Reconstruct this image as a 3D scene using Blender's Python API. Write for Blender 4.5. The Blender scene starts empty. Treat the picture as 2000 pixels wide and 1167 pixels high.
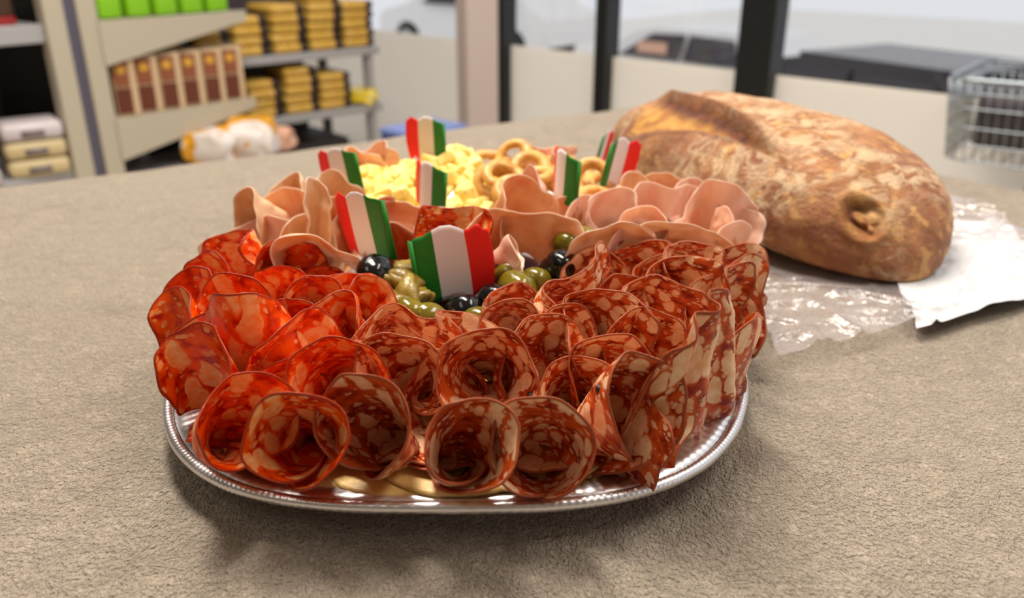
import bpy, bmesh, math, random
import numpy as np
from mathutils import Vector, Matrix, noise

S = bpy.context.scene
COL = S.collection
R = math.radians


def nvec(p):
    return Vector((noise.noise(p + Vector((17.3, 0, 5.1))), noise.noise(p + Vector((0, 41.7, 9.2))), noise.noise(p + Vector((3.3, 8.8, 73.9)))))


# ------------------------------------------------------------------ camera
F = 1650.0; H = 1.014; TZ = .75
PITCH = math.atan(698 / 1650)
cam = bpy.data.objects.new('camera', bpy.data.cameras.new('camera'))
COL.objects.link(cam)
cam.location = (0, 0, H)
cam.rotation_euler = (math.pi / 2 - PITCH, 0, 0)
cam.data.sensor_width = 36
cam.data.lens = F * 36 / 2000
cam.data.clip_start = .01
cam.data.dof.use_dof = True
cam.data.dof.focus_distance = .45
cam.data.dof.aperture_fstop = 6.3
S.camera = cam
# ------------------------------------------------------------------ view
S.view_settings.view_transform = 'Standard'
S.view_settings.look = 'None'
S.view_settings.exposure = 0.36
S.view_settings.gamma = 1
S.view_settings.use_curve_mapping = False
# ------------------------------------------------------------------ daylight
W = bpy.data.worlds.new('daylight'); S.world = W; W.use_nodes = True
W.node_tree.nodes['Background'].inputs[0].default_value = (.93, .95, 1.0, 1)
W.node_tree.nodes['Background'].inputs[1].default_value = .68


def area(name, loc, target, sx, sy, power, col):
    l = bpy.data.lights.new(name, 'AREA'); l.shape = 'RECTANGLE'; l.size = sx; l.size_y = sy
    l.energy = power; l.color = col
    o = bpy.data.objects.new(name, l); COL.objects.link(o); o.location = loc
    o.rotation_euler = (Vector(target) - Vector(loc)).to_track_quat('-Z', 'Y').to_euler()
    return o


area('ceiling_tube_light', (-.3, 1.1, 2.9), (-.1, .8, .75), .45, 1.3, 64, (1, .93, .82))
area('ceiling_tube_light', (1.3, .6, 2.9), (1.3, .6, 0), .5, 1.6, 26, (1, .94, .84))
area('ceiling_tube_light', (-1.3, -.6, 2.9), (-1.3, -.6, 0), .5, 1.6, 7, (1, .93, .82))
area('ceiling_tube_light', (-1.0, 2.2, 2.9), (-1.0, 2.6, 0), .5, 1.6, 14, (1, .93, .82))


def P(u, v, z):
    """point at height z on the line of sight through pixel (u,v)"""
    dx = (u - 1000) / F; dy = (583.5 - v) / F
    c, s = math.cos(PITCH), math.sin(PITCH)
    d = Vector((dx, c + dy * s, -s + dy * c))
    k = (z - H) / d.z
    return Vector((0, 0, H)) + d * k


# ------------------------------------------------------------------ materials
def srgb(r, g, b):
    f = lambda c: ((c / 255) / 12.92 if c <= 10 else ((c / 255 + .055) / 1.055) ** 2.4)
    return (f(r), f(g), f(b), 1)


class NT:
    def __init__(s, name):
        s.m = bpy.data.materials.new(name); s.m.use_nodes = True
        s.t = s.m.node_tree; s.b = s.t.nodes['Principled BSDF']; s.out = s.t.nodes['Material Output']

    def n(s, typ, **k):
        x = s.t.nodes.new(typ)
        for a, v in k.items():
            setattr(x, a, v)
        return x

    def l(s, a, b): s.t.links.new(a, b)

    def set(s, **k):
        for a, v in k.items():
            i = s.b.inputs[a.replace('_', ' ')]
            if hasattr(v, 'links') or hasattr(v, 'is_linked'): s.l(v, i)
            else: i.default_value = v

    def math(s, op, a, b=None, c=None, clamp=False):
        x = s.n('ShaderNodeMath', operation=op); x.use_clamp = clamp
        for i, v in enumerate((a, b, c)):
            if v is None: continue
            if isinstance(v, (int, float)): x.inputs[i].default_value = v
            else: s.l(v, x.inputs[i])
        return x.outputs[0]

    def vmath(s, op, a, b):
        x = s.n('ShaderNodeVectorMath', operation=op)
        for i, v in enumerate((a, b)):
            if isinstance(v, tuple): x.inputs[i].default_value = v
            else: s.l(v, x.inputs[i])
        return x.outputs[0]

    def noise(s, vec, scale, detail=3, rough=.55, dist=0, col=False):
        x = s.n('ShaderNodeTexNoise'); x.inputs['Scale'].default_value = scale
        x.inputs['Detail'].default_value = detail; x.inputs['Roughness'].default_value = rough
        x.inputs['Distortion'].default_value = dist
        if vec is not None: s.l(vec, x.inputs['Vector'])
        return x.outputs['Color'] if col else x.outputs['Fac']

    def voro(s, vec, scale, feature='F1', out='Distance', rnd=1):
        x = s.n('ShaderNodeTexVoronoi'); x.feature = feature; x.inputs['Scale'].default_value = scale
        x.inputs['Randomness'].default_value = rnd
        s.l(vec, x.inputs['Vector']); return x.outputs[out]

    def step(s, v, a, b, inv=False):
        x = s.n('ShaderNodeMapRange'); x.interpolation_type = 'SMOOTHSTEP'
        s.l(v, x.inputs[0]); x.inputs[1].default_value = a; x.inputs[2].default_value = b
        x.inputs[3].default_value = 1 if inv else 0; x.inputs[4].default_value = 0 if inv else 1
        return x.outputs[0]

    def mix(s, f, a, b):
        x = s.n('ShaderNodeMix', data_type='RGBA')
        if isinstance(f, (int, float)): x.inputs[0].default_value = f
        else: s.l(f, x.inputs[0])
        for i, v in ((6, a), (7, b)):
            if isinstance(v, tuple): x.inputs[i].default_value = v
            else: s.l(v, x.inputs[i])
        return x.outputs[2]

    def bump(s, h, strength, dist, nrm=None):
        x = s.n('ShaderNodeBump'); x.inputs['Strength'].default_value = strength
        x.inputs['Distance'].default_value = dist; s.l(h, x.inputs['Height'])
        if nrm is not None: s.l(nrm, x.inputs['Normal'])
        return x.outputs[0]

    def obj(s): return s.n('ShaderNodeTexCoord').outputs['Object']
    def uv(s): return s.n('ShaderNodeTexCoord').outputs['UV']

    def rnd(s): return s.n('ShaderNodeObjectInfo').outputs['Random']

    def rvec(s, vec, amp=37.0):
        r = s.rnd(); c = s.n('ShaderNodeCombineXYZ')
        s.l(s.math('MULTIPLY', r, amp), c.inputs[0]); s.l(s.math('MULTIPLY', r, amp * 1.7), c.inputs[1]); s.l(s.math('MULTIPLY', r, amp * .6), c.inputs[2])
        return s.vmath('ADD', vec, c.outputs[0])


def plain(name, col, rough=.5, metal=0, **k):
    n = NT(name); n.set(Base_Color=col, Roughness=rough, Metallic=metal, **k)
    return n.m


def salami_mat(name, lean1, lean2, fat1, fat2, rind, fs, amount, rough=.34, inner=None):
    """cured sausage slice: lean meat marbled with white fat, browner casing on the rim"""
    n = NT(name); uv = n.uv()
    v = n.rvec(uv)
    w = n.vmath('SUBTRACT', n.noise(v, 70, 3, col=True), (.5, .5, .5))
    wv = n.vmath('ADD', v, n.vmath('MULTIPLY', w, (.009, .009, 0)))
    st = n.vmath('MULTIPLY', wv, (1.0, .5, 1))
    big = n.voro(st, fs); cell = n.voro(st, fs, out='Color')
    sep = n.n('ShaderNodeSeparateColor'); n.l(cell, sep.inputs[0])
    thr = n.math('MULTIPLY_ADD', sep.outputs[0], .34 * amount, .14 * amount)
    f1 = n.step(n.math('SUBTRACT', big, thr), -.04, .05, inv=True)
    sm = n.voro(wv, fs * 2.6); cs = n.voro(wv, fs * 2.6, out='Color')
    sp2 = n.n('ShaderNodeSeparateColor'); n.l(cs, sp2.inputs[0])
    f2 = n.step(n.math('SUBTRACT', sm, n.math('MULTIPLY_ADD', sp2.outputs[1], .5 * amount, -.06)), -.06, .07, inv=True)
    f2 = n.math('MULTIPLY', f2, .75)
    fat = n.math('MAXIMUM', f1, f2)
    lean = n.mix(n.step(n.noise(v, 110, 4), .34, .62), lean1, lean2)
    # a translucent halo of stained fat round every piece
    halo = n.step(n.math('SUBTRACT', big, thr), .0, .16, inv=True)
    lean = n.mix(n.math('MULTIPLY', halo, .8), lean, lean2)
    fc = n.mix(n.step(n.noise(v, 190, 2), .3, .7), fat1, fat2)
    c = n.mix(fat, lean, fc)
    ln = n.n('ShaderNodeVectorMath', operation='LENGTH'); n.l(uv, ln.inputs[0])
    rad = n.n('ShaderNodeAttribute'); rad.attribute_name = 'rim'
    c = n.mix(n.step(rad.outputs['Fac'], .955, .985), c, rind)
    h = n.noise(v, 260, 3)
    n.set(Base_Color=c, Roughness=n.math('MULTIPLY_ADD', n.noise(v, 220, 2), .3, rough - .15),
          Normal=n.bump(n.math('ADD', h, n.math('MULTIPLY', fat, .35)), .55, .0007))
    n.b.inputs['Subsurface Weight'].default_value = .05
    n.b.inputs['Subsurface Radius'].default_value = (.004, .0015, .0008)
    n.b.inputs['Specular IOR Level'].default_value = .28
    # thin slices let some light through
    tr = n.n('ShaderNodeBsdfTranslucent'); n.l(c, tr.inputs[0])
    mx = n.n('ShaderNodeMixShader'); mx.inputs[0].default_value = .11
    n.l(n.b.outputs[0], mx.inputs[1]); n.l(tr.outputs[0], mx.inputs[2]); n.l(mx.outputs[0], n.out.inputs[0])
    return n.m


def ham_mat(name, c1, c2, edge, fatc, trans=.3, rough=.36, streak=1.0):
    n = NT(name); v = n.rvec(n.uv())
    st = n.vmath('MULTIPLY', v, (1, .22, 1))
    c = n.mix(n.step(n.noise(st, 55, 4, dist=.6), .35, .68), c1, c2)
    c = n.mix(n.math('MULTIPLY', n.step(n.noise(st, 120, 3, dist=1.2), .6, .7), .55 * streak), c, fatc)
    rad = n.n('ShaderNodeAttribute'); rad.attribute_name = 'rim'
    c = n.mix(n.math('MULTIPLY', n.step(n.math('ADD', rad.outputs['Fac'], n.math('MULTIPLY', n.noise(v, 60, 2), .12)), .98, 1.03), .8), c, edge)
    n.set(Base_Color=c, Roughness=rough, Normal=n.bump(n.noise(st, 160, 4), .35, .0007))
    n.b.inputs['Subsurface Weight'].default_value = .08
    n.b.inputs['Subsurface Radius'].default_value = (.006, .002, .0012)
    tr = n.n('ShaderNodeBsdfTranslucent'); n.l(c, tr.inputs[0])
    mx = n.n('ShaderNodeMixShader'); mx.inputs[0].default_value = trans
    n.l(n.b.outputs[0], mx.inputs[1]); n.l(tr.outputs[0], mx.inputs[2]); n.l(mx.outputs[0], n.out.inputs[0])
    return n.m


M = {}
M['red'] = salami_mat('spicy_red_salami', srgb(184, 16, 2), srgb(250, 92, 6), srgb(252, 196, 138), srgb(248, 150, 66), srgb(160, 52, 22), 78, 1.2, .30)
M['marb'] = salami_mat('marbled_salami', srgb(140, 26, 14), srgb(214, 92, 32), srgb(250, 216, 180), srgb(240, 186, 136), srgb(164, 82, 48), 98, 1.36, .34)
M['pros'] = ham_mat('cured_ham', srgb(248, 198, 150), srgb(234, 164, 112), srgb(240, 205, 176), srgb(240, 190, 150), .3)
M['roast'] = ham_mat('roast_ham', srgb(246, 210, 170), srgb(230, 176, 126), srgb(238, 212, 186), srgb(244, 206, 176), .25, .42, .6)
M['pink'] = ham_mat('pink_ham', srgb(250, 214, 192), srgb(242, 188, 162), srgb(244, 210, 186), srgb(246, 200, 176), .25, .34, .7)
M['raw'] = ham_mat('raw_ham', srgb(216, 116, 66), srgb(198, 84, 44), srgb(238, 190, 160), srgb(232, 158, 112), .3, .32)


def foil():
    n = NT('aluminium_foil'); v = n.obj()
    n.set(Base_Color=srgb(226, 224, 226), Metallic=1.0, Roughness=n.math('MULTIPLY_ADD', n.noise(v, 90, 3), .2, .26), Normal=n.bump(n.noise(v, 130, 3), .3, .0012))
    return n.m


M['foil'] = foil()


def cheese_mat(name, a, b, rough, sss=.25):
    n = NT(name); v = n.rvec(n.obj())
    n.set(Base_Color=n.mix(n.step(n.noise(v, 60, 4), .35, .65), a, b), Roughness=rough, Normal=n.bump(n.noise(v, 320, 4), .45, .0012))
    n.b.inputs['Subsurface Weight'].default_value = sss
    n.b.inputs['Subsurface Radius'].default_value = (.006, .004, .0015)
    return n.m


M['cheese_slice'] = cheese_mat('sliced_cheese', srgb(226, 192, 122), srgb(216, 178, 104), .42)
M['cheese'] = cheese_mat('hard_cheese', srgb(246, 222, 140), srgb(238, 204, 104), .55)


def tarallo_mat():
    n = NT('baked_dough'); v = n.rvec(n.obj())
    g = n.n('ShaderNodeTexCoord').outputs['Generated']; sx = n.n('ShaderNodeSeparateXYZ'); n.l(g, sx.inputs[0])
    c = n.mix(n.step(n.noise(v, 90, 4), .35, .7), srgb(222, 170, 88), srgb(190, 124, 48))
    c = n.mix(n.math('MULTIPLY', n.step(n.noise(v, 420, 2), .62, .7), .4), c, srgb(232, 190, 120))
    n.set(Base_Color=c, Roughness=.42, Normal=n.bump(n.noise(v, 300, 3), .3, .0008))
    n.b.inputs['Subsurface Weight'].default_value = .08
    n.b.inputs['Subsurface Radius'].default_value = (.004, .002, .001)
    return n.m


M['tarallo'] = tarallo_mat()


def olive_mat(name, a, b, sp):
    n = NT(name); v = n.rvec(n.obj())
    c = n.mix(n.step(n.noise(v, 70, 4), .3, .7), a, b)
    c = n.mix(n.step(n.noise(v, 380, 3), .66, .74), c, sp)
    n.set(Base_Color=c, Roughness=.14, Normal=n.bump(n.noise(v, 160, 2), .15, .001))
    n.b.inputs['Coat Weight'].default_value = .15; n.b.inputs['Coat Roughness'].default_value = .06
    return n.m


M['olive'] = olive_mat('green_olive', srgb(120, 104, 20), srgb(84, 76, 12), srgb(60, 66, 14))
M['olive_in'] = plain('olive_hollow', srgb(38, 32, 8), .3)
M['black_olive'] = olive_mat('black_olive', srgb(12, 9, 12), srgb(6, 6, 8), srgb(24, 18, 22))
M['pickle'] = cheese_mat('pickled_vegetable', srgb(150, 124, 46), srgb(112, 88, 24), .32, .05)
M['bowl'] = plain('dark_plastic', srgb(40, 24, 34), .12)
M['wood'] = plain('toothpick_wood', srgb(214, 160, 112), .6)
M['green_in'] = plain('herb_leaf', srgb(50, 74, 20), .5)
M['pepper'] = plain('peppercorn', srgb(24, 18, 16), .5)


def flag_mat():
    n = NT('flag_paper'); sx = n.n('ShaderNodeSeparateXYZ'); n.l(n.uv(), sx.inputs[0])
    x = sx.outputs[0]
    c = n.mix(n.step(x, .306, .312), srgb(14, 118, 24), srgb(232, 220, 222))
    c = n.mix(n.step(x, .702, .708), c, srgb(240, 22, 12))
    n.set(Base_Color=c, Roughness=.5, Normal=n.bump(n.noise(n.uv(), 40, 4), .12, .0006))
    return n.m


M['flag'] = flag_mat()


def cloth_mat():
    n = NT('beige_fleece'); v = n.obj()
    w = n.vmath('ADD', v, n.vmath('MULTIPLY', n.vmath('SUBTRACT', n.noise(v, 45, 3, col=True), (.5, .5, .5)), (.012, .012, .012)))
    st = n.vmath('MULTIPLY', w, (1.0, .55, 1))
    f1 = n.noise(st, 720, 2, .6); f2 = n.noise(w, 300, 3, .6); f3 = n.noise(v, 22, 4, .6); f4 = n.noise(v, 6, 3)
    h = n.math('ADD', n.math('MULTIPLY', f1, 1.0), n.math('ADD', n.math('MULTIPLY', f2, 1.3), n.math('MULTIPLY', f3, 1.6)))
    c = n.mix(n.step(f3, .3, .7), srgb(171, 157, 141), srgb(187, 172, 157))
    c = n.mix(n.step(f4, .35, .65), c, srgb(183, 169, 152))
    c = n.mix(n.math('MULTIPLY', n.step(f1, .5, .32), .45), c, srgb(120, 106, 90))  # shade between the fibres painted into the colour where the nap dips
    n.set(Base_Color=c, Roughness=.9, Normal=n.bump(h, 1.0, .0062))
    n.b.inputs['Sheen Weight'].default_value = .35; n.b.inputs['Sheen Roughness'].default_value = .5
    n.b.inputs['Sheen Tint'].default_value = srgb(220, 205, 190)
    n.b.inputs['Specular IOR Level'].default_value = .1
    return n.m


M['cloth'] = cloth_mat()


def bread_mat():
    n = NT('bread_crust'); v = n.obj()
    a = n.n('ShaderNodeAttribute'); a.attribute_name = 'slash'
    b = n.n('ShaderNodeAttribute'); b.attribute_name = 'burnt'
    e = n.n('ShaderNodeAttribute'); e.attribute_name = 'bare'
    st = n.vmath('MULTIPLY', v, (1, .55, 1))
    w = n.vmath('ADD', st, n.vmath('MULTIPLY', n.vmath('SUBTRACT', n.noise(v, 16, 3, col=True), (.5, .5, .5)), (.05, .05, .05)))
    base = n.mix(n.step(n.noise(w, 34, 6, .65), .36, .66), srgb(132, 78, 40), srgb(170, 112, 62))
    base = n.mix(n.step(n.noise(v, 75, 4), .52, .66), base, srgb(196, 144, 80))
    base = n.mix(n.math('MULTIPLY', n.step(n.noise(v, 12, 3), .5, .66), .6), base, srgb(128, 62, 30))
    fl = n.math('MULTIPLY', n.step(n.noise(w, 62, 6, .75, .8), .42, .6), n.step(n.noise(v, 9, 2), .30, .5))
    fl = n.math('MULTIPLY', fl, n.math('SUBTRACT', 1.0, e.outputs['Fac'], clamp=True))
    c = n.mix(n.math('MULTIPLY', fl, .8), base, srgb(206, 180, 144))
    c = n.mix(a.outputs['Fac'], c, n.mix(n.step(n.noise(v, 60, 4), .4, .62), srgb(194, 142, 60), srgb(160, 100, 38)))
    c = n.mix(b.outputs['Fac'], c, n.mix(n.step(n.noise(v, 70, 3), .4, .6), srgb(82, 36, 14), srgb(116, 56, 22)))
    hh = n.math('ADD', n.noise(w, 90, 6, .75), n.math('MULTIPLY', n.noise(v, 260, 3), .5))
    n.set(Base_Color=c, Roughness=.62, Normal=n.bump(hh, .8, .004))
    return n.m


M['bread'] = bread_mat()


def film_mat():
    n = NT('clear_film'); v = n.obj()
    gl = n.n('ShaderNodeBsdfGlossy'); gl.inputs['Roughness'].default_value = .26; gl.inputs[0].default_value = (.95, .93, .95, 1)
    tr = n.n('ShaderNodeBsdfTransparent'); tr.inputs[0].default_value = (.96, .94, .94, 1)
    df = n.n('ShaderNodeBsdfDiffuse'); df.inputs[0].default_value = srgb(226, 214, 214)
    lw = n.n('ShaderNodeLayerWeight'); lw.inputs[0].default_value = .35
    bp = n.bump(n.math('ADD', n.voro(n.vmath('MULTIPLY', v, (1, 1.9, 1)), 22), n.math('MULTIPLY', n.noise(v, 34, 3, dist=1.5), .8)), .7, .007); n.l(bp, gl.inputs['Normal']); n.l(bp, lw.inputs['Normal'])
    m1 = n.n('ShaderNodeMixShader'); n.l(n.math('MULTIPLY_ADD', lw.outputs['Facing'], .40, .04, clamp=True), m1.inputs[0])
    n.l(tr.outputs[0], m1.inputs[1]); n.l(gl.outputs[0], m1.inputs[2])
    m2 = n.n('ShaderNodeMixShader'); m2.inputs[0].default_value = .12
    n.l(m1.outputs[0], m2.inputs[1]); n.l(df.outputs[0], m2.inputs[2]); n.l(m2.outputs[0], n.out.inputs[0])
    return n.m


M['film'] = film_mat()


def paper_mat():
    n = NT('white_bag_paper'); v = n.obj()
    n.set(Base_Color=srgb(206, 206, 210), Roughness=.35, Normal=n.bump(n.noise(v, 42, 5, .6, 2.0), .7, .008))
    return n.m


M['paper'] = paper_mat()


# ------------------------------------------------------------------ helpers
def put(name, mesh_or_bm, mat=None, parent=None, smooth=True):
    if isinstance(mesh_or_bm, bmesh.types.BMesh):
        me = bpy.data.meshes.new(name); mesh_or_bm.to_mesh(me); mesh_or_bm.free()
    else: me = mesh_or_bm
    if mat: me.materials.append(mat)
    if smooth:
        me.polygons.foreach_set('use_smooth', [True] * len(me.polygons))
    o = bpy.data.objects.new(name, me); COL.objects.link(o)
    if parent: o.parent = parent
    return o


def tag(o, label, cat, group=None, kind=None):
    o['label'] = label; o['category'] = cat
    if group: o['group'] = group
    if kind: o['kind'] = kind
    return o


def struct(o):
    o['kind'] = 'structure'; o['category'] = o.name.split('_')[0]; o['label'] = STRUCT_LABEL.get(o.name, o.name.replace('_', ' '))
    return o


def empty(name, loc=(0, 0, 0), rz=0):
    o = bpy.data.objects.new(name, None); COL.objects.link(o); o.location = loc; o.rotation_euler = (0, 0, rz)
    o.empty_display_size = .05
    return o


def copy_tree(o, parent=None):
    c = o.copy(); COL.objects.link(c); c.parent = parent
    for ch in list(o.children): copy_tree(ch, c)
    return c


def box(bm, x0, x1, y0, y1, z0, z1, mtx=None, bev=0):
    g = bmesh.ops.create_cube(bm, size=1)
    vs = g['verts']
    bmesh.ops.scale(bm, vec=(x1 - x0, y1 - y0, z1 - z0), verts=vs)
    bmesh.ops.translate(bm, vec=((x0 + x1) / 2, (y0 + y1) / 2, (z0 + z1) / 2), verts=vs)
    if bev:
        es = list({e for v in vs for e in v.link_edges})
        r = bmesh.ops.bevel(bm, geom=es, offset=bev, segments=2, affect='EDGES', profile=.5)
        vs = list({v for f in r['faces'] for v in f.verts} | {v for v in vs if v.is_valid})
    if mtx is not None: bmesh.ops.transform(bm, matrix=mtx, verts=vs)
    return vs


def tube(bm, pts, r, n=8, closed=False):
    pts = [Vector(p) for p in pts]; rings = []
    m = len(pts)
    for i, p in enumerate(pts):
        a = pts[(i - 1) % m] if (closed or i > 0) else p
        b = pts[(i + 1) % m] if (closed or i < m - 1) else p
        t = (b - a).normalized()
        up = Vector((0, 0, 1)) if abs(t.z) < .9 else Vector((1, 0, 0))
        x = t.cross(up).normalized(); y = x.cross(t)
        rr = r(i / (m - 1)) if callable(r) else r
        rings.append([bm.verts.new(p + (x * math.cos(k * math.tau / n) + y * math.sin(k * math.tau / n)) * rr) for k in range(n)])
    for i in range(m if closed else m - 1):
        A, B = rings[i], rings[(i + 1) % m]
        for k in range(n):
            bm.faces.new((A[k], A[(k + 1) % n], B[(k + 1) % n], B[k]))
    if not closed:
        bm.faces.new(rings[0][::-1]); bm.faces.new(rings[-1])


STRUCT_LABEL = {
    'floor': 'pale beige shop floor behind the table', 'wall_left': 'shop side wall behind the shelving', 'ceiling': 'pale shop ceiling above the frame', 'wall_back': 'plain shop wall behind the camera',
}

# ================================================================== SHOP SETTING
A45 = Vector((-.707, .707, 0)); B45 = Vector((.707, .707, 0))
M['floorm'] = plain('shop_floor', srgb(196, 184, 166), .35)
WF = Matrix.Translation((0, 3.5, 0)) @ Matrix.Rotation(R(135), 4, 'Z')
bm = bmesh.new(); box(bm, -6, 7, -.04, 8.5, -.06, 0); o = put('floor', bm, M['floorm'], smooth=False); o.matrix_world = WF; struct(o)
M['ceil'] = plain('ceiling_tiles', srgb(214, 208, 198), .8)
bm = bmesh.new(); box(bm, -6, 7, -.04, 8.5, 3.0, 3.06); o = put('ceiling', bm, M['ceil'], smooth=False); o.matrix_world = WF; struct(o)
M['wallm'] = plain('painted_wall', srgb(150, 140, 128), .8)
bm = bmesh.new(); box(bm, -5, 5, -3.1, -3, 0, 3); struct(put('wall_back', bm, M['wallm'], smooth=False))
bm = bmesh.new(); box(bm, -5.1, -5, -3, 7.5, 0, 3); struct(put('wall_left', bm, M['wallm'], smooth=False))

# window wall: local frame, x along A45 (to the left and away), y outward
WO = Vector((0, 3.5, 0))
WM = Matrix.Translation(WO) @ Matrix.Rotation(R(135), 4, 'Z')   # x -> A45, y -> (-.707,-.707) inward


def wallx(u):
    """coordinate along the window wall where the vertical plane through column u meets it"""
    k = (u - 1000) / 1708
    # column plane near eye level: x = k*y ; wall: (x, y) = WO + s*A45
    s = (k * WO.y - WO.x) / (A45.x - k * A45.y)
    return s


def glass_mats():
    n = NT('window_glass'); tr = n.n('ShaderNodeBsdfTransparent'); gl = n.n('ShaderNodeBsdfGlossy'); gl.inputs['Roughness'].default_value = .02
    m1 = n.n('ShaderNodeMixShader'); m1.inputs[0].default_value = .05
    n.l(tr.outputs[0], m1.inputs[1]); n.l(gl.outputs[0], m1.inputs[2]); n.l(m1.outputs[0], n.out.inputs[0]); M['glass'] = n.m
    n = NT('frosted_film'); a = n.n('ShaderNodeBsdfTranslucent'); b = n.n('ShaderNodeBsdfDiffuse')
    a.inputs[0].default_value = (.98, .94, .88, 1); b.inputs[0].default_value = (.9, .85, .78, 1)
    m1 = n.n('ShaderNodeMixShader'); m1.inputs[0].default_value = .35
    n.l(a.outputs[0], m1.inputs[1]); n.l(b.outputs[0], m1.inputs[2]); n.l(m1.outputs[0], n.out.inputs[0]); M['frost'] = n.m


glass_mats()
M['blackm'] = plain('black_frame', srgb(14, 18, 20), .45)
ZF = .632    # top of the frosted film
mull = [(1488, .120), (1188, .052), (993, .036)]
xs = [wallx(u) for u, w in mull]
xr = -3.2; xp = wallx(905); xl = wallx(730) + .9
edges = [xr] + xs + [xp + .02, xl]
for i in range(len(edges) - 1):
    a, b = edges[i], edges[i + 1]
    wr = empty('window_%d' % (i + 1), WM @ Vector((a, 0, 0)), R(135))
    wr['kind'] = 'structure'; wr['category'] = 'window'
    wr['label'] = ['large window pane to the right of the thick black post', 'window pane between the thick and the middle black post',
                   'window pane between the two thin black posts', 'narrow window strip beside the pale pillar', 'window pane left of the pale pillar'][i]
    bm = bmesh.new(); box(bm, 0, b - a, -.004, .004, ZF, 3.0); put('pane', bm, M['glass'], wr, False)
    bm = bmesh.new(); box(bm, 0, b - a, -.004, .004, .05, ZF); o = put('frosted_panel', bm, M['frost'], wr, False); o['label'] = 'frosted lower part of the window'
    bm = bmesh.new(); box(bm, 0, b - a, -.03, .03, 0, .05); put('window_sill', bm, M['blackm'], wr, False)
for i, (u, w) in enumerate(mull):
    x = xs[i]
    bm = bmesh.new(); box(bm, x - w / 2, x + w / 2, -.03, .05, 0, 3.0, bev=.004)
    o = put('trim_%d' % (i + 1), bm, M['blackm'], smooth=False); o.matrix_world = WM
    o['kind'] = 'structure'; o['category'] = 'window post'
    o['label'] = ['thick black window post behind the loaf', 'middle black window post left of the loaf', 'thinnest black window post beside the pale pillar'][i]
# pale pillar
M['pillar'] = plain('pillar_paint', srgb(204, 186, 180), .6)
bm = bmesh.new(); box(bm, -.066, .066, -.066, .066, 0, 3.0, bev=.008)
o = put('pillar', bm, M['pillar'], smooth=False); o.location = ((932 - 1000) / 1708 * 3.46, 3.46, 0); o.rotation_euler = (0, 0, R(22))
o['kind'] = 'structure'; o['category'] = 'pillar'; o['label'] = 'pale painted pillar between the window panes'

# outdoors --------------------------------------------------------------
M['pave'] = plain('pale_pavement', srgb(240, 236, 228), .8)
bm = bmesh.new(); box(bm, -14, 14, .12, 26, -.35, -.25)
o = put('pavement', bm, M['pave'], smooth=False); o.matrix_world = Matrix.Translation(WO) @ Matrix.Rotation(R(-45), 4, 'Z')
o['kind'] = 'structure'; o['category'] = 'ground'; o['label'] = 'bright washed-out pavement outside the window'


def car(loc, rz, body, label, L=4.3, plate=False):
    root = empty('car', loc, rz); tag(root, label, 'car')
    prof = [(-L / 2, .35), (-L / 2, .82), (-L / 2 + .15, .95), (-L / 2 + .35, 1.0), (-L / 2 + .8, 1.38), (-L / 2 + 1.2, 1.45), (.35, 1.45), (.75, 1.38), (1.35, 1.0), (L / 2 - .15, .86), (L / 2, .7), (L / 2, .35)]
    pts = []
    for cx in (-L / 2 + .8, L / 2 - .8):
        pass
    bm = bmesh.new(); W2 = .88
    def inset(z): return W2 if z < 1.0 else W2 - (z - 1.0) * .45
    under = []
    for cx in (L / 2 - .8, -L / 2 + .8):
        for k in range(9):
            a = math.pi * k / 8; under.append((cx + .36 * math.cos(a), .35 + .36 * math.sin(a) * .9))
    pl = prof + under
    A = [bm.verts.new((x, -inset(z), z)) for x, z in pl]; Bv = [bm.verts.new((x, inset(z), z)) for x, z in pl]
    bm.faces.new(A); bm.faces.new(Bv[::-1])
    for i in range(len(pl)):
        j = (i + 1) % len(pl); bm.faces.new((A[j], A[i], Bv[i], Bv[j]))
    bmesh.ops.triangulate(bm, faces=[f for f in bm.faces if len(f.verts) > 4])
    bmesh.ops.recalc_face_normals(bm, faces=bm.faces)
    put('body', bm, body, root, False)
    gm = M['carglass']
    for s in (-1, 1):
        for q in ([(-L / 2 + .95, 1.03), (-L / 2 + 1.15, 1.36), (-.25, 1.38), (-.25, 1.03)], [(-.18, 1.03), (-.18, 1.38), (.42, 1.36), (.95, 1.03)]):
            bm = bmesh.new(); vs = [bm.verts.new((x, s * (inset(z) + .006), z)) for x, z in q]
            f = bm.faces.new(vs if s < 0 else vs[::-1]); r = bmesh.ops.extrude_face_region(bm, geom=[f]); bmesh.ops.translate(bm, vec=(0, -s * .004, 0), verts=[v for v in r['geom'] if isinstance(v, bmesh.types.BMVert)])
            put('side_window', bm, gm, root, False)
        for cx in (-L / 2 + .8, L / 2 - .8):
            bm = bmesh.new(); bmesh.ops.create_cone(bm, cap_ends=True, segments=28, radius1=.31, radius2=.31, depth=.2)
            bmesh.ops.rotate(bm, matrix=Matrix.Rotation(R(90), 3, 'X'), verts=bm.verts); bmesh.ops.translate(bm, vec=(cx, s * .78, .31), verts=bm.verts)
            w = put('wheel', bm, M['blackm'], root, False)
            bm = bmesh.new(); bmesh.ops.create_cone(bm, cap_ends=True, segments=20, radius1=.19, radius2=.17, depth=.03)
            bmesh.ops.rotate(bm, matrix=Matrix.Rotation(R(90), 3, 'X'), verts=bm.verts); bmesh.ops.translate(bm, vec=(cx, s * .89, .31), verts=bm.verts)
            put('hubcap', bm, M['silver'], w, False)
    return root


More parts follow.
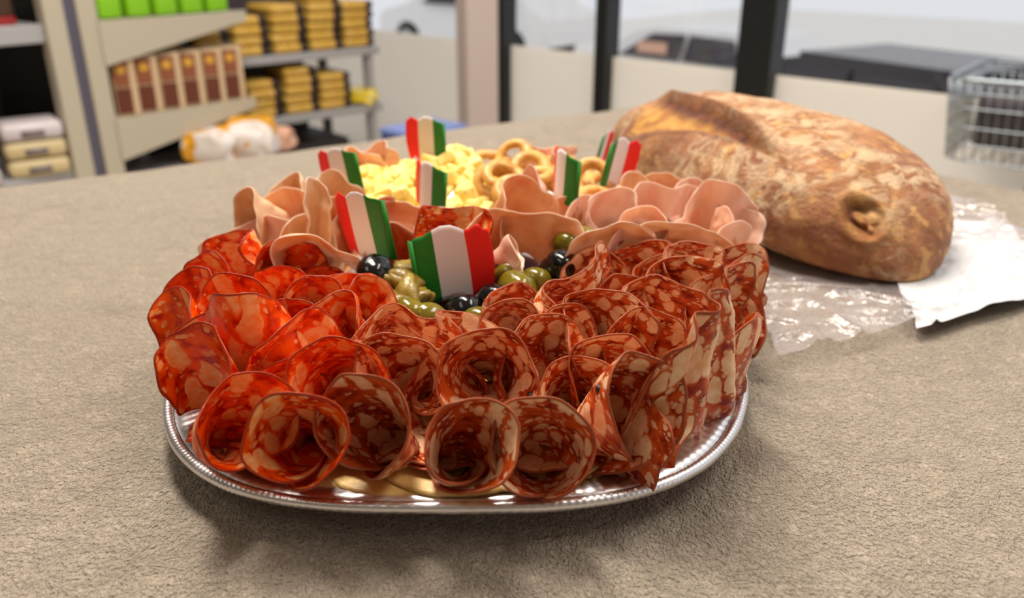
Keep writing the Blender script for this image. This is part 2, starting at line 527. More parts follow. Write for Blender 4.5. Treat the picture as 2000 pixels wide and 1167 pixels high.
M['carglass'] = plain('car_glass', srgb(34, 30, 44), .1)
M['silver'] = plain('silver_metal', srgb(190, 190, 192), .3, 1)
M['white_car'] = plain('white_car_paint', srgb(240, 238, 236), .3)
M['dark_car'] = plain('dark_car_paint', srgb(42, 38, 46), .25)
M['blue_car'] = plain('pale_blue_car_paint', srgb(216, 226, 234), .3)
M['salmon'] = plain('salmon_sticker', srgb(226, 176, 150), .6)
M['wire'] = plain('chromed_wire', srgb(160, 168, 176), .32, .9)
M['dark_stuff'] = plain('dark_crate_and_shade', srgb(64, 56, 60), .6)
GZ = -1.15
bpy.data.objects['pavement'].location.z += GZ + .25
def at_car(*a, **k):
    return car(*a, **k)
c1 = car((3.45, 8.0, GZ - .24), R(120), M['dark_car'], 'dark car with black roof outside, right of the thick black post')
bm = bmesh.new(); box(bm, -1.2, .5, -.62, .62, 1.43, 1.47, bev=.015); put('roof', bm, M['dark_car'], c1, False)
for x, z, w in ((.35, 1.1, .45),):
    bm = bmesh.new(); box(bm, x - w / 2, x + w / 2, .86, .868, z - .07, z + .07); put('sticker', bm, M['salmon'], c1, False)
c2 = car((2.9, 13.2, GZ - .45), R(132), M['white_car'], 'white car with dark windows outside, just left of the thick black post')
bm = bmesh.new(); box(bm, .05, .6, .84, .85, 1.1, 1.26); put('sticker', bm, M['salmon'], c2, False)
c3 = car((-.55, 18, GZ), R(142), M['white_car'], 'white car parked outside beyond the pale pillar')

# wire trolley -----------------------------------------------------------
tr = empty('wire_trolley', (1.02, 2.02, 0), R(-38)); tag(tr, 'chromed wire shopping trolley standing behind the table at the right edge', 'shopping trolley')
tw, td, z0, z1 = .62, .42, .53, .72
def rrect(z, k):
    q = []; r = .05
    for cx, cy, a0 in ((tw - r - k, td - r - k, 0), (r + k, td - r - k, 90), (r + k, r + k, 180), (tw - r - k, r + k, 270)):
        for j in range(5):
            a = R(a0 + j * 22.5); q.append((cx + r * math.cos(a), cy + r * math.sin(a), z))
    return q
bm = bmesh.new(); tube(bm, rrect(z1, 0), .006, 8, True); put('rim', bm, M['wire'], tr)
bm = bmesh.new()
for z, k in ((.69, .002), (.655, .004), (.61, .008), (.57, .012), (z0, .02)):
    tube(bm, rrect(z, k), .0022, 6, True)
for face in range(4):
    nn = 26 if face % 2 == 0 else 18
    for i in range(nn + 1):
        f = .04 + .92 * i / nn
        k0, k1 = 0, .02
        if face == 0: a = (tw * f, 0 + k0, z1); b = (k1 + (tw - 2 * k1) * f, k1, z0)
        if face == 1: a = (0 + k0, td * f, z1); b = (k1, k1 + (td - 2 * k1) * f, z0)
        if face == 2: a = (tw * f, td - k0, z1); b = (k1 + (tw - 2 * k1) * f, td - k1, z0)
        if face == 3: a = (tw - k0, td * f, z1); b = (tw - k1, k1 + (td - 2 * k1) * f, z0)
        tube(bm, [a, b], .0016, 5)
for i in range(16):
    x = .03 + (tw - .06) * i / 15; tube(bm, [(x, .02, z0), (x, td - .02, z0)], .0016, 5)
put('wire_basket', bm, M['wire'], tr)
for x, y in ((.2, .14), (tw - .06, .06), (.2, td - .06), (tw - .06, td - .06)):
    bm = bmesh.new(); tube(bm, [(x, y, z0), (x, y, .1)], .009, 8); l = put('leg', bm, M['wire'], tr)
    bm = bmesh.new(); bmesh.ops.create_cone(bm, cap_ends=True, segments=20, radius1=.05, radius2=.05, depth=.025)
    bmesh.ops.rotate(bm, matrix=Matrix.Rotation(R(90), 3, 'X'), verts=bm.verts); bmesh.ops.translate(bm, vec=(x, y, .05), verts=bm.verts); put('caster', bm, M['blackm'], l)
bm = bmesh.new(); tube(bm, [(tw, .02, z1), (tw + .08, .02, .84), (tw + .08, td - .02, .84), (tw, td - .02, z1)], .011, 8); put('handle', bm, M['blue_car'], tr)
bm = bmesh.new(); box(bm, .06, tw - .06, .06, td - .06, .555, .685, bev=.02)
o = put('crate', bm, M['dark_stuff']); o.matrix_world = Matrix.Translation((1.02, 2.02, 0)) @ Matrix.Rotation(R(-38), 4, 'Z'); tag(o, 'dark grey box lying in the wire trolley', 'box')

# shelving ---------------------------------------------------------------
M['shelf'] = plain('beige_shelf_steel', srgb(184, 174, 155), .45)
M['shelf_metal'] = plain('grey_shelf_edge', srgb(176, 174, 176), .35, .3)
M['slot'] = plain('upright_slot', srgb(84, 80, 96), .5)
M['dark_back'] = plain('dark_back_panel', srgb(30, 28, 26), .7)  # dark colour standing in for the shaded interior of the left bay
M['dark_post'] = plain('dark_shelf_post', srgb(54, 58, 54), .5)
GA = (-1.255, 2.53)
g = empty('shelving_unit', (GA[0], GA[1], 0), R(50)); tag(g, 'beige steel shelving unit with tapered side brackets at the upper left', 'shelving')
bm = bmesh.new(); box(bm, -.075, -.018, 0, .05, 0, 1.5, bev=.003); box(bm, .018, .075, 0, .05, 0, 1.5, bev=.003); up = put('upright', bm, M['shelf'], g, False)
bm = bmesh.new(); box(bm, -.018, .018, .012, .05, 0, 1.5); put('slot', bm, M['slot'], up, False)
bm = bmesh.new(); box(bm, .0, .012, .05, 1.3, 0, 1.5); put('back_panel', bm, M['shelf'], g, False)
bm = bmesh.new(); box(bm, -.02, -.004, .05, 1.3, 0, 1.5); o = put('back_panel', bm, M['dark_back'], g, False); o['label'] = 'back panel coloured dark for the shaded bay'  # shade of the left bay put into the panel colour
for z in (.80, .515):
    bm = bmesh.new(); box(bm, .075, .56, .0, 1.3, z - .028, z, bev=.003); sh = put('shelf', bm, M['shelf'], g, False)
    bm = bmesh.new()
    q = [(.07, z), (.565, z + .004), (.565, z - .03), (.07, z - .128)]
    f = bm.faces.new([bm.verts.new((x, -.008, zz)) for x, zz in q]); r = bmesh.ops.extrude_face_region(bm, geom=[f]); bmesh.ops.translate(bm, vec=(0, .012, 0), verts=[v for v in r['geom'] if isinstance(v, bmesh.types.BMVert)]); bmesh.ops.recalc_face_normals(bm, faces=bm.faces)
    put('bracket', bm, M['shelf'], sh, False)
bm = bmesh.new(); box(bm, .02, .66, .0, 1.3, .0, .33, bev=.004); put('base', bm, M['shelf_metal'], g, False)
bm = bmesh.new(); box(bm, -.8, -.02, .62, .64, 0, 1.5); o = put('divider', bm, M['dark_back'], g, False); o['label'] = 'added dark sheet for the shaded bay'  # sheet added to paint the bay's shaded depth dark
for z in (.80, .385):
    bm = bmesh.new(); box(bm, -.62, -.075, .02, .62, z - .05, z, bev=.003); o = put('shelf', bm, M['shelf_metal'], g, False); o['label'] = 'grey shelf on the dark left side'
GM = Matrix.Translation((GA[0], GA[1], 0)) @ Matrix.Rotation(R(50), 4, 'Z')
GM2 = None
# brown cartons
M['carton'] = plain('cream_carton', srgb(206, 178, 142), .6)
M['brown'] = plain('brown_print', srgb(140, 80, 50), .55)
M['brown2'] = plain('dark_brown_print', srgb(100, 46, 26), .55)
M['gold'] = plain('gold_seal', srgb(212, 158, 60), .5)
ordn = ['leftmost', 'second from the left', 'third from the left', 'fourth from the left', 'fifth from the left', 'rightmost']
proto = empty('carton')
bm = bmesh.new(); box(bm, -.034, .034, 0, .10, 0, .175, bev=.004); put('box_body', bm, M['carton'], proto, False)
bm = bmesh.new(); box(bm, -.03, .016, -.003, 0, .09, .165); fl = put('front_label', bm, M['brown'], proto, False)
bm = bmesh.new(); bmesh.ops.create_cone(bm, cap_ends=True, segments=20, radius1=.014, radius2=.014, depth=.003); bmesh.ops.rotate(bm, matrix=Matrix.Rotation(R(90), 3, 'X'), verts=bm.verts); bmesh.ops.translate(bm, vec=(-.007, -.0045, .14), verts=bm.verts); put('gold_seal', bm, M['gold'], fl, False)
bm = bmesh.new(); box(bm, -.03, .016, -.003, 0, .008, .084); o = put('lower_label', bm, M['brown2'], proto, False)
for i in range(6):
    o = proto if i == 0 else copy_tree(proto)
    o.location = GM @ Vector((.125 + .076 * i, .012 + .003 * (i % 2), .516)); o.rotation_euler = (0, 0, R(50 - 22))
    tag(o, 'brown and cream carton on the beige shelf, %s of six' % ordn[i], 'carton', 'brown cartons on the beige shelf')
# green packs on the upper shelf
M['lime'] = plain('lime_green_packet', srgb(132, 196, 24), .45)
for i in range(5):
    bm = bmesh.new(); box(bm, -.036, .036, 0, .1, 0, .12, bev=.008); o = put('green_packet', bm, M['lime'])
    o.location = GM @ Vector((.125 + .09 * i, .02, .802)); o.rotation_euler = (0, 0, R(50))
    tag(o, 'lime green packet on the topmost beige shelf, %s' % ['at the upright', 'second from the upright', 'middle one of five', 'fourth from the upright', 'at the shelf tip'][i], 'packet', 'green packets on the top shelf')
# dark jars upper left, white packs lower left
M['brown_jar'] = plain('dark_brown_packet', srgb(72, 46, 30), .5); M['redm'] = plain('red_strip', srgb(150, 24, 26), .5)
for i in range(3):
    r0 = empty('dark_packet', GM @ Vector((-.17 - .105 * i, .06, .80)), R(50))
    bm = bmesh.new(); box(bm, -.044, .044, 0, .1, 0.022, .17, bev=.008); put('packet_body', bm, M['brown_jar'], r0)
    bm = bmesh.new(); box(bm, -.044, .044, 0, .1, 0, .022, bev=.003); put('red_base', bm, M['redm'], r0)
    tag(r0, 'dark brown packet with red foot on the grey shelf, %s' % ['nearest the upright', 'middle', 'leftmost'][i], 'packet', 'dark packets at the top left')
M['white_pack'] = plain('white_wrapped_pack', srgb(206, 196, 200), .4); M['cream_pack'] = plain('cream_wrapped_pack', srgb(204, 184, 140), .4); M['ink'] = plain('grey_print', srgb(120, 108, 110), .6)
for s, (x, n_, mt) in enumerate(((-.17, 3, 'white_pack'), (-.36, 2, 'white_pack'), (-.53, 2, 'white_pack'))):
    for k in range(n_):
        mm = M['cream_pack'] if (s == 0 and k < 2) else M['white_pack']
        r0 = empty('wrapped_pack', GM @ Vector((x, -.0, .385 + .052 * k)), R(50 - 14))
        bm = bmesh.new(); box(bm, -.08, .08, 0, .14, 0, .05, bev=.015); put('pack_body', bm, mm, r0)
        bm = bmesh.new(); box(bm, -.03, .03, -.002, .001, .012, .03); put('printed_label', bm, M['ink'], r0)
        tag(r0, '%s wrapped pack, %s in the %s stack at the lower left' % ('cream' if mm is M['cream_pack'] else 'white', ['bottom one', 'second one up', 'top one'][k], ['tallest', 'middle', 'leftmost'][s]), 'wrapped pack', 'wrapped packs at the left edge')


def bag_mesh(name, sx, sy, sz, seed, amp=.02):
    bm = bmesh.new(); bmesh.ops.create_icosphere(bm, subdivisions=4, radius=1)
    for v in bm.verts:
        p = v.co.copy()
        q = Vector([math.copysign(abs(c) ** .6, c) for c in p])
        q = Vector((q.x * sx, q.y * sy, (q.z * .5 + .5) * sz))
        q += Vector(nvec(p * 1.7 + Vector((seed, 0, 0)))) * amp
        q.z = max(q.z, 0); v.co = q
    return bm


def bagmat(name, a, b, scale, thr):
    n = NT(name); v = n.rvec(n.obj())
    c = n.mix(n.step(n.noise(v, scale, 1), thr, thr + .03), a, b); n.set(Base_Color=c, Roughness=.35, Normal=n.bump(n.noise(v, 30, 3), .5, .01)); return n.m


M['ybag'] = bagmat('yellow_white_packet', srgb(236, 226, 222), srgb(226, 160, 30), 9, .5)
o = put('snack_bag', bag_mesh('snack_bag', .085, .07, .12, 3), M['ybag']); o.location = GM @ Vector((.36, -.02, .33)); tag(o, 'yellow and white packet below the brown cartons, left one', 'packet', 'bags on the shelf base')
o = put('snack_bag', bag_mesh('snack_bag', .09, .07, .13, 7), M['ybag']); o.location = GM @ Vector((.50, -.05, .33)); tag(o, 'white packet with yellow print below the carton shelf tip', 'packet', 'bags on the shelf base')
o = put('snack_bag', bag_mesh('snack_bag', .05, .05, .07, 9), M['salmon']); o.location = GM @ Vector((.63, -.03, .33)); tag(o, 'small salmon packet at the right end of the shelf base', 'packet', 'bags on the shelf base')

# rear shelving with yellow packs
GB = (-.53, 3.50); RB = R(42)
g2 = empty('shelving_unit', (GB[0], GB[1], 0), RB); tag(g2, 'grey shelving unit stacked with yellow packs left of the pale pillar', 'shelving')
BM_ = Matrix.Translation((GB[0], GB[1], 0)) @ Matrix.Rotation(RB, 4, 'Z')
for z in (.63, .405):
    bm = bmesh.new(); box(bm, -1.0, 0, 0, .42, z - .03, z, bev=.003); put('shelf', bm, M['shelf_metal'], g2, False)
for x in (-.04, -.97):
    for y in (.03, .39):
        bm = bmesh.new(); box(bm, x - .015, x + .015, y - .015, y + .015, 0, .63); put('post', bm, M['dark_post'] if y > .1 else M['shelf_metal'], g2, False)
bm = bmesh.new(); box(bm, -1.0, -.12, .41, .42, .05, 1.1); put('back_panel', bm, M['dark_stuff'], g2, False)
bm = bmesh.new(); box(bm, -1.0, -.1, .12, .42, .0, .26); o = put('base', bm, M['dark_stuff'], g2, False)  # dark box in place of the shadow under the lower shelf
n = NT('yellow_pack'); gx = n.n('ShaderNodeSeparateXYZ'); n.l(n.n('ShaderNodeTexCoord').outputs['Generated'], gx.inputs[0])
cc = n.mix(n.step(n.noise(n.rvec(n.obj()), 60, 2), .5, .6), srgb(204, 160, 60), srgb(216, 176, 96))
cc = n.mix(n.step(gx.outputs[0], .72, .77), cc, srgb(58, 24, 28)); cc = n.mix(n.step(gx.outputs[0], .82, .86), cc, srgb(20, 18, 28))  # dark wrapper end, widened to paint in the dark gaps between stacks
n.set(Base_Color=cc, Roughness=.4); M['ypack'] = n.m
bm = bmesh.new(); box(bm, -.068, .068, 0, .2, 0, .034, bev=.012); yp = put('yellow_pack', bm, M['ypack']); first = True
rng = random.Random(5)
upn = ['first', 'second', 'third', 'fourth', 'fifth', 'sixth', 'seventh']
for shelf, z, lst in (('upper', .63, ((-.075, 5), (-.225, 6), (-.375, 5), (-.525, 4), (-.68, 4), (-.83, 4))), ('lower', .405, ((-.20, 4), (-.345, 5), (-.50, 4)))):
    for si, (x, n_) in enumerate(lst):
        for k in range(n_):
            o = yp if first else yp.copy()
            if not first: COL.objects.link(o)
            first = False
            o.location = BM_ @ Vector((x + rng.uniform(-.004, .004), .01 + rng.uniform(0, .008), z + .0345 * k)); o.rotation_euler = (0, 0, RB + rng.uniform(-.03, .03))
            tag(o, 'yellow pack, %s from the bottom of the %s stack from the right, %s shelf' % (upn[k], upn[si], shelf), 'packet', 'yellow packs on the rear shelving')
o = put('yellow_bag', bag_mesh('yellow_bag', .07, .06, .055, 12), bagmat('loose_yellow_bag', srgb(232, 200, 40), srgb(236, 214, 120), 14, .5)); o.location = BM_ @ Vector((-.06, .06, .405)); tag(o, 'crumpled bright yellow bag at the end of the lower shelf', 'bag')
# blue crate
M['blue'] = plain('blue_plastic', srgb(44, 66, 150), .4); M['bluewhite'] = plain('pale_blue_sheet', srgb(120, 140, 205), .4)
cr = empty('blue_crate', (-.30, 2.86, 0), R(48)); tag(cr, 'blue plastic crate on the floor just behind the table', 'crate')
bm = bmesh.new()
box(bm, -.115, .115, -.085, .085, 0, .02); box(bm, -.115, -.105, -.085, .085, 0, .42); box(bm, .105, .115, -.085, .085, 0, .42); box(bm, -.115, .115, -.085, -.075, 0, .42); box(bm, -.115, .115, .075, .085, 0, .42)
put('crate_body', bm, M['blue'], cr, False)
bm = bmesh.new(); box(bm, -.12, .12, -.09, .09, .42, .44, bev=.006); put('lid', bm, M['bluewhite'], cr, False)

# ================================================================== TABLE
CN = Vector((.229, 1.532, 0)); U1 = Vector((-.840, -.542, 0)); U2 = Vector((.561, -.828, 0))
def cloth_z(x, y):
    return .0032 * noise.noise(Vector((x * 5, y * 5, 1))) + .0016 * noise.noise(Vector((x * 14, y * 14, 4)))
def cloth():
    na, nb = 250, 270; rad = .02
    def prof(t, L):       # t measured from the table's far edge; returns inset, drop
        if t >= rad: return t, 0.0
        arc = rad - t
        if arc < rad * math.pi / 2:
            a = arc / rad; return rad - rad * math.sin(a), rad - rad * math.cos(a)
        return 0.0, rad + (arc - rad * math.pi / 2)
    ta = np.concatenate([np.linspace(-.33, -.02, 14), np.linspace(-.015, .03, 12), np.linspace(.04, 1.75, na - 26)])
    tb = np.concatenate([np.linspace(-.33, -.02, 14), np.linspace(-.015, .03, 12), np.linspace(.04, 1.95, nb - 26)])
    vs = []
    for a in ta:
        ia, da = prof(a, 0)
        for b in tb:
            ib, db = prof(b, 0)
            d = max(da, db); fa, fb = ia, ib
            w = .006 * noise.noise(Vector((a * 4, b * 4, 9))) * (1 + 6 * min(d, .3))
            p = CN + U1 * (fa - w) + U2 * (fb - w)
            vs.append((p.x, p.y, TZ - .0050 - d + cloth_z(p.x, p.y)))
    fs = []
    m = len(tb)
    for i in range(len(ta) - 1):
        for j in range(m - 1):
            k = i * m + j; fs.append((k, k + m, k + m + 1, k + 1))
    me = bpy.data.meshes.new('tablecloth'); me.from_pydata(vs, [], fs); me.update()
    return me
tc = put('tablecloth', cloth(), M['cloth']); tag(tc, 'beige fleece blanket covering the whole table top', 'tablecloth')
t = empty('table', CN + U1 * .8 + U2 * .9); tag(t, 'wooden table standing hidden beneath the beige fleece', 'table')
M['table'] = plain('table_wood', srgb(120, 90, 60), .6)
def slab(a0, a1, b0, b1, z0, z1, name, par):
    bm = bmesh.new(); o0 = Vector(par.location)
    vv = []
    for z in (z0, z1):
        for a, b in ((a0, b0), (a1, b0), (a1, b1), (a0, b1)):
            p = CN + U1 * a + U2 * b - o0; vv.append(bm.verts.new((p.x, p.y, z)))
    for f in ((3, 2, 1, 0), (4, 5, 6, 7), (0, 1, 5, 4), (1, 2, 6, 5), (2, 3, 7, 6), (3, 0, 4, 7)): bm.faces.new([vv[i] for i in f])
    bmesh.ops.recalc_face_normals(bm, faces=bm.faces)
    return put(name, bm, M['table'], par, False)
slab(.03, 1.7, .03, 1.9, .71, .734, 'table_top', t)
for a, b in ((.08, .08), (1.6, .08), (1.6, 1.8), (.08, 1.8)): slab(a, a + .06, b, b + .06, 0, .71, 'leg', t)

# ================================================================== TRAY
TC = Vector((-.033, .617)); TA, TB = .1845, .287; EXP = 3.1
def sup(th, a, b, e=EXP):
    c, s = math.cos(th), math.sin(th)
    return Vector((a * math.copysign(abs(c) ** (2 / e), c), b * math.copysign(abs(s) ** (2 / e), s)))
def tray():
    root = empty('foil_tray', (TC.x, TC.y, TZ)); tag(root, 'large oval aluminium foil platter with crimped rim holding the cold cuts', 'serving tray')
    N = 1440
    # (inset from rim, height, flute amount)
    rings = [(.150, .0022, 0), (.046, .0022, 0), (.040, .003, .2), (.034, .0065, 1), (.026, .0125, 1), (.020, .0165, .9), (.0165, .0178, .3), (.009, .0184, .15), (.003, .0185, .0)]
    vs = []; fs = []
    for j, (ins, z, fl) in enumerate(rings):
        for i in range(N):
            th = i * math.tau / N
            p = sup(th, TA - ins, TB - ins)
            w = math.sin(i * math.tau / N * 180) * fl
            vs.append((p.x, p.y, z + .0009 * w + .0007 * noise.noise(Vector((p.x * 25, p.y * 25, j)))))
    for j in range(len(rings) - 1):
        for i in range(N):
            k = (i + 1) % N
            fs.append((j * N + i, (j + 1) * N + i, (j + 1) * N + k, j * N + k))
    fs.append(tuple(range(N)))
    me = bpy.data.meshes.new('tray_body'); me.from_pydata(vs, [], fs); me.update()
    o = put('tray_body', me, M['foil'], root)
    md = o.modifiers.new('thickness', 'SOLIDIFY'); md.thickness = .0006; md.offset = -1
    # rolled, crimped bead
    vs = []; fs = []; K = 10
    for i in range(N):
        th = i * math.tau / N; p = sup(th, TA, TB); q = sup(th + .001, TA, TB); tt = (q - p).normalized(); nn = Vector((tt.y, -tt.x))
        rr = .0031 + .00012 * math.sin(i * math.tau / N * 360) + .0004 * noise.noise(Vector((p.x * 40, p.y * 40, 3)))
        for k in range(K):
            a = k * math.tau / K
            vs.append((p.x + nn.x * rr * math.cos(a), p.y + nn.y * rr * math.cos(a), .0172 + rr * 1.05 * math.sin(a)))
    for i in range(N):
        for k in range(K):
            a, b = i * K + k, i * K + (k + 1) % K; c, d = ((i + 1) % N) * K + (k + 1) % K, ((i + 1) % N) * K + k
            fs.append((a, b, c, d))
    me = bpy.data.meshes.new('rolled_rim'); me.from_pydata(vs, [], fs); me.update(); put('rolled_rim', me, M['foil'], root)
    return root
tray()

# ================================================================== SLICED MEAT
def sheet(name, mat, Rr, ay=.8, A=300, B=0, n=1.5, ph=0.3, kind='roll', g=.18, flare=.5, lip=.0, sag=0, ruff=.0012, seed=0, irr=.03, thick=.0013, res=(13, 56), square=0):
    """a round slice of cold cut bent along its width; returns a mesh centred on its middle"""
    nr, ns = res
    rho = (np.arange(1, nr + 1) / nr) ** .9
    ph_ = np.arange(ns) * math.tau / ns
    rg = random.Random(seed)
    k1, k2, k3 = [rg.uniform(0, 6.28) for _ in range(3)]; irr *= 1.35
    rad = 1 + irr * np.sin(2 * ph_ + k1) + irr * .7 * np.sin(3 * ph_ + k2) + irr * .35 * np.sin(7 * ph_ + k3) + irr * .16 * np.sin(17 * ph_ + k1) + irr * .12 * np.sin(23 * ph_ + k2)
    if square: rad = rad * (1 + square * np.abs(np.sin(2 * ph_)) ** 2)
    Rm, Pm = np.meshgrid(rho, ph_, indexing='ij')
    rr = Rm * rad[None, :]
    s = np.concatenate([[0], (Rr * rr * np.cos(Pm)).ravel()])
    t = np.concatenate([[0], (Rr * ay * rr * np.sin(Pm)).ravel()])
    rim = np.concatenate([[0], Rm.ravel()])
    m = 1 / np.clip(1 + flare * t / Rr, .3, 3)
    A_, B_ = R(A), R(B)
    def th(q):
        if kind == 'roll': return A_ / 2 * (q + g * q * np.abs(q)) + B_ * np.sin(4 * q + ph) * .25
        if kind == 'taco': return A_ / 2 * np.tanh(4 * q) / np.tanh(4) + B_ / 2 * q
        return A_ * (np.sin(n * math.pi * q + ph) - math.sin(ph)) + B_ / 2 * q
    U = (np.arange(40) + .5) / 40
    q = s[:, None] * U[None, :] / Rr
    T = th(q) * m[:, None]
    X = s * np.cos(T).mean(1); Y = -s * np.sin(T).mean(1)
    Z = t - sag * np.clip(t, 0, None) * (1 - (s / Rr) ** 2)
    Y -= lip * Rr * (np.clip(t / Rr, 0, 2)) ** 2 * 1.0
    vs = []
    off = Vector((rg.uniform(0, 50), rg.uniform(0, 50), 0))
    for i in range(len(X)):
        v = Vector((X[i], Y[i], Z[i]))
        nv = nvec(Vector((s[i] * 42, t[i] * 42, 0)) + off); n2 = nvec(Vector((s[i] * 120, t[i] * 120, 5)) + off)
        v += (Vector(nv) * .0040 + Vector(n2) * ruff * 1.1) * (.35 + .9 * rim[i])
        vs.append(v)
    c = Vector([(min(v[k] for v in vs) + max(v[k] for v in vs)) / 2 for k in range(3)])
    vs = [tuple(v - c) for v in vs]
    fs = [(0, 1 + j, 1 + (j + 1) % ns) for j in range(ns)]
    for i in range(nr - 1):
        a0 = 1 + i * ns; b0 = a0 + ns
        for j in range(ns):
            k = (j + 1) % ns; fs.append((a0 + j, b0 + j, b0 + k, a0 + k))
    me = bpy.data.meshes.new(name); me.from_pydata(vs, [], fs); me.update()
    at = me.attributes.new('rim', 'FLOAT', 'POINT'); at.data.foreach_set('value', rim.astype(np.float32))
    uvl = me.uv_layers.new(name='UVMap'); co = np.stack([s, t / max(ay, .01)], 1)
    li = np.zeros(len(me.loops), dtype=np.int32); me.loops.foreach_get('vertex_index', li)
    uvl.data.foreach_set('uv', co[li].astype(np.float32).ravel())
    return me


NSL = [0]
def slice_at(name, mat, u, v, z, tilt, yaw, roll, label, cat='sliced meat', group=None, thick=.0013, **k):
    NSL[0] += 1
    k.setdefault('seed', NSL[0])
    me = sheet(name, mat, **k)
    o = put(name, me, M[mat])
    md = o.modifiers.new('thickness', 'SOLIDIFY'); md.thickness = thick; md.offset = 0
    sb = o.modifiers.new('smooth', 'SUBSURF'); sb.levels = 1; sb.render_levels = 1
    o.location = P(u, v, z)
    o.rotation_euler = (Matrix.Rotation(R(yaw), 4, 'Z') @ Matrix.Rotation(R(tilt), 4, 'X') @ Matrix.Rotation(R(roll), 4, 'Y')).to_euler()
    tag(o, label, cat, group)
    return o


def red(u, v, z, tilt, yaw, roll, lab, **k):
    k.setdefault('Rr', .047)
    if k.get('kind'): k.setdefault('square', .20)
    return slice_at('salami_slice', 'red', u, v, z, tilt, yaw, roll, lab, 'salami', 'spicy red salami slices', **k)
def marb(u, v, z, tilt, yaw, roll, lab, **k):
    k.setdefault('Rr', .047)
    if k.get('kind'): k.setdefault('square', .26)
    return slice_at('salami_slice', 'marb', u, v, z, tilt, yaw, roll, lab, 'salami', 'marbled salami slices', **k)

# --- front row of rolls, left to right
red(466, 857, .792, 38, 40, 0, 'spicy red salami roll at the front left corner, opening turned to the right', A=330, flare=1.1, ay=.70, Rr=.052)
red(598, 888, .787, 42, 6, 0, 'spicy red salami roll second from the left in the front row', A=340, flare=1.15, ay=.78, g=.3, B=50, Rr=.055)
marb(754, 879, .787, 36, -4, -8, 'marbled salami roll third from the left in the front row, beside the red ones', A=340, flare=.9, ay=.98, g=.35, B=60, Rr=.055)
marb(899, 921, .782, 36, 0, 10, 'marbled salami roll at the middle of the front row, overhanging the rim', A=380, flare=.9, ay=1.02, g=.45, B=70, Rr=.054)
marb(1062, 903, .784, 38, 4, -6, 'marbled salami roll second from the right in the front row', A=340, flare=1.2, ay=.76, g=.2, B=50, Rr=.055)
marb(1196, 849, .788, 36, 22, 6, 'marbled salami roll at the right end of the front row with a wavy back', A=300, B=120, flare=.6, ay=.88, g=.1, Rr=.054)
marb(1268, 875, .781, 24, 60, 10, 'dark marbled salami fold tucked against the right end of the front row', kind='taco', A=150, ay=.75, Rr=.036)

# --- spicy red salami behind
red(412, 772, .793, 16, -36, 8, 'tall curved red salami slice at the far left of the platter over the rim', A=200, flare=.2, ay=.90, Rr=.042)
red(370, 672, .792, 14, -46, -6, 'red salami slice standing on the left rim, behind the tall curved one', A=170, flare=.2, ay=.80, Rr=.040)
red(494, 686, .806, -14, 184, 4, 'large pointed red salami leaf with big fat patches, bulging towards the viewer', A=140, flare=-.5, ay=.92, Rr=.042, sag=-.45)
red(568, 722, .800, 8, 24, 44, 'red salami leaf leaning diagonally beside the large pointed one', kind='taco', A=110, ay=.66, Rr=.040, sag=-.4)
red(668, 756, .797, 38, 8, 0, 'dark hollow red salami roll behind the front row', A=250, flare=1.1, ay=.66, Rr=.047)
red(655, 800, .782, 55, 30, 60, 'small orange edge of red salami squeezed between the front rolls', A=120, ay=.6, Rr=.034)
red(468, 630, .800, 30, 8, 0, 'arched red salami slice behind the large pointed leaf', A=240, flare=.5, ay=.72, Rr=.042)
red(618, 614, .803, 34, 10, 4, 'open red salami roll showing a round fat patch, left of the small square fold', A=290, flare=.5, ay=.56, Rr=.042)
red(666, 658, .800, 26, -16, 0, 'small squarish red salami fold left of the pale marbled wave', kind='taco', A=170, ay=.66, Rr=.038, sag=.3)
red(684, 582, .803, 14, 4, 0, 'upright flat red salami slice below the black olive', A=140, flare=.2, ay=.52, Rr=.030, sag=.3, square=.35)
red(708, 616, .800, 28, 24, 10, 'red salami fold right next to the pickled vegetables', kind='taco', A=150, ay=.6, Rr=.032)
red(384, 612, .798, 8, -20, 12, 'narrow red salami leaf with an orange tip at the left edge', kind='taco', A=120, ay=.85, Rr=.028, sag=-.5)
red(430, 574, .800, 30, -24, 0, 'red salami fold at the upper left, below the pale ham', A=220, flare=.4, ay=.72, Rr=.038)
red(490, 528, .806, 26, -30, -14, 'red salami slice sloping down to the left with white flecks', A=150, flare=.1, ay=.8, Rr=.038, sag=.3, square=.3)
red(548, 556, .804, 24, 30, 20, 'red salami slice standing beside the pale ham bowl shape', kind='taco', A=120, ay=.8, Rr=.036)
red(560, 600, .796, 26, -10, 0, 'deep red salami fold between the arched slice and the open roll', A=240, ay=.7, Rr=.036)
red(425, 722, .786, 24, -16, 0, 'dark red salami fold between the rim slices and the pointed leaf', A=220, ay=.8, Rr=.042)
red(590, 672, .788, 30, 0, 0, 'red salami slice half hidden behind the diagonal leaf', A=200, ay=.7, Rr=.040)
red(640, 598, .788, 30, 0, 0, 'red salami slice half hidden behind the open roll', A=200, ay=.7, Rr=.038)
red(560, 790, .780, 40, 20, 0, 'dark red salami slice in the gap behind the two front red rolls', A=200, ay=.7, Rr=.040)
red(882, 458, .826, -4, 8, 8, 'single red salami fold among the cured ham in front of the cheese', A=130, flare=.1, ay=.56, Rr=.033, sag=.2, square=.3)

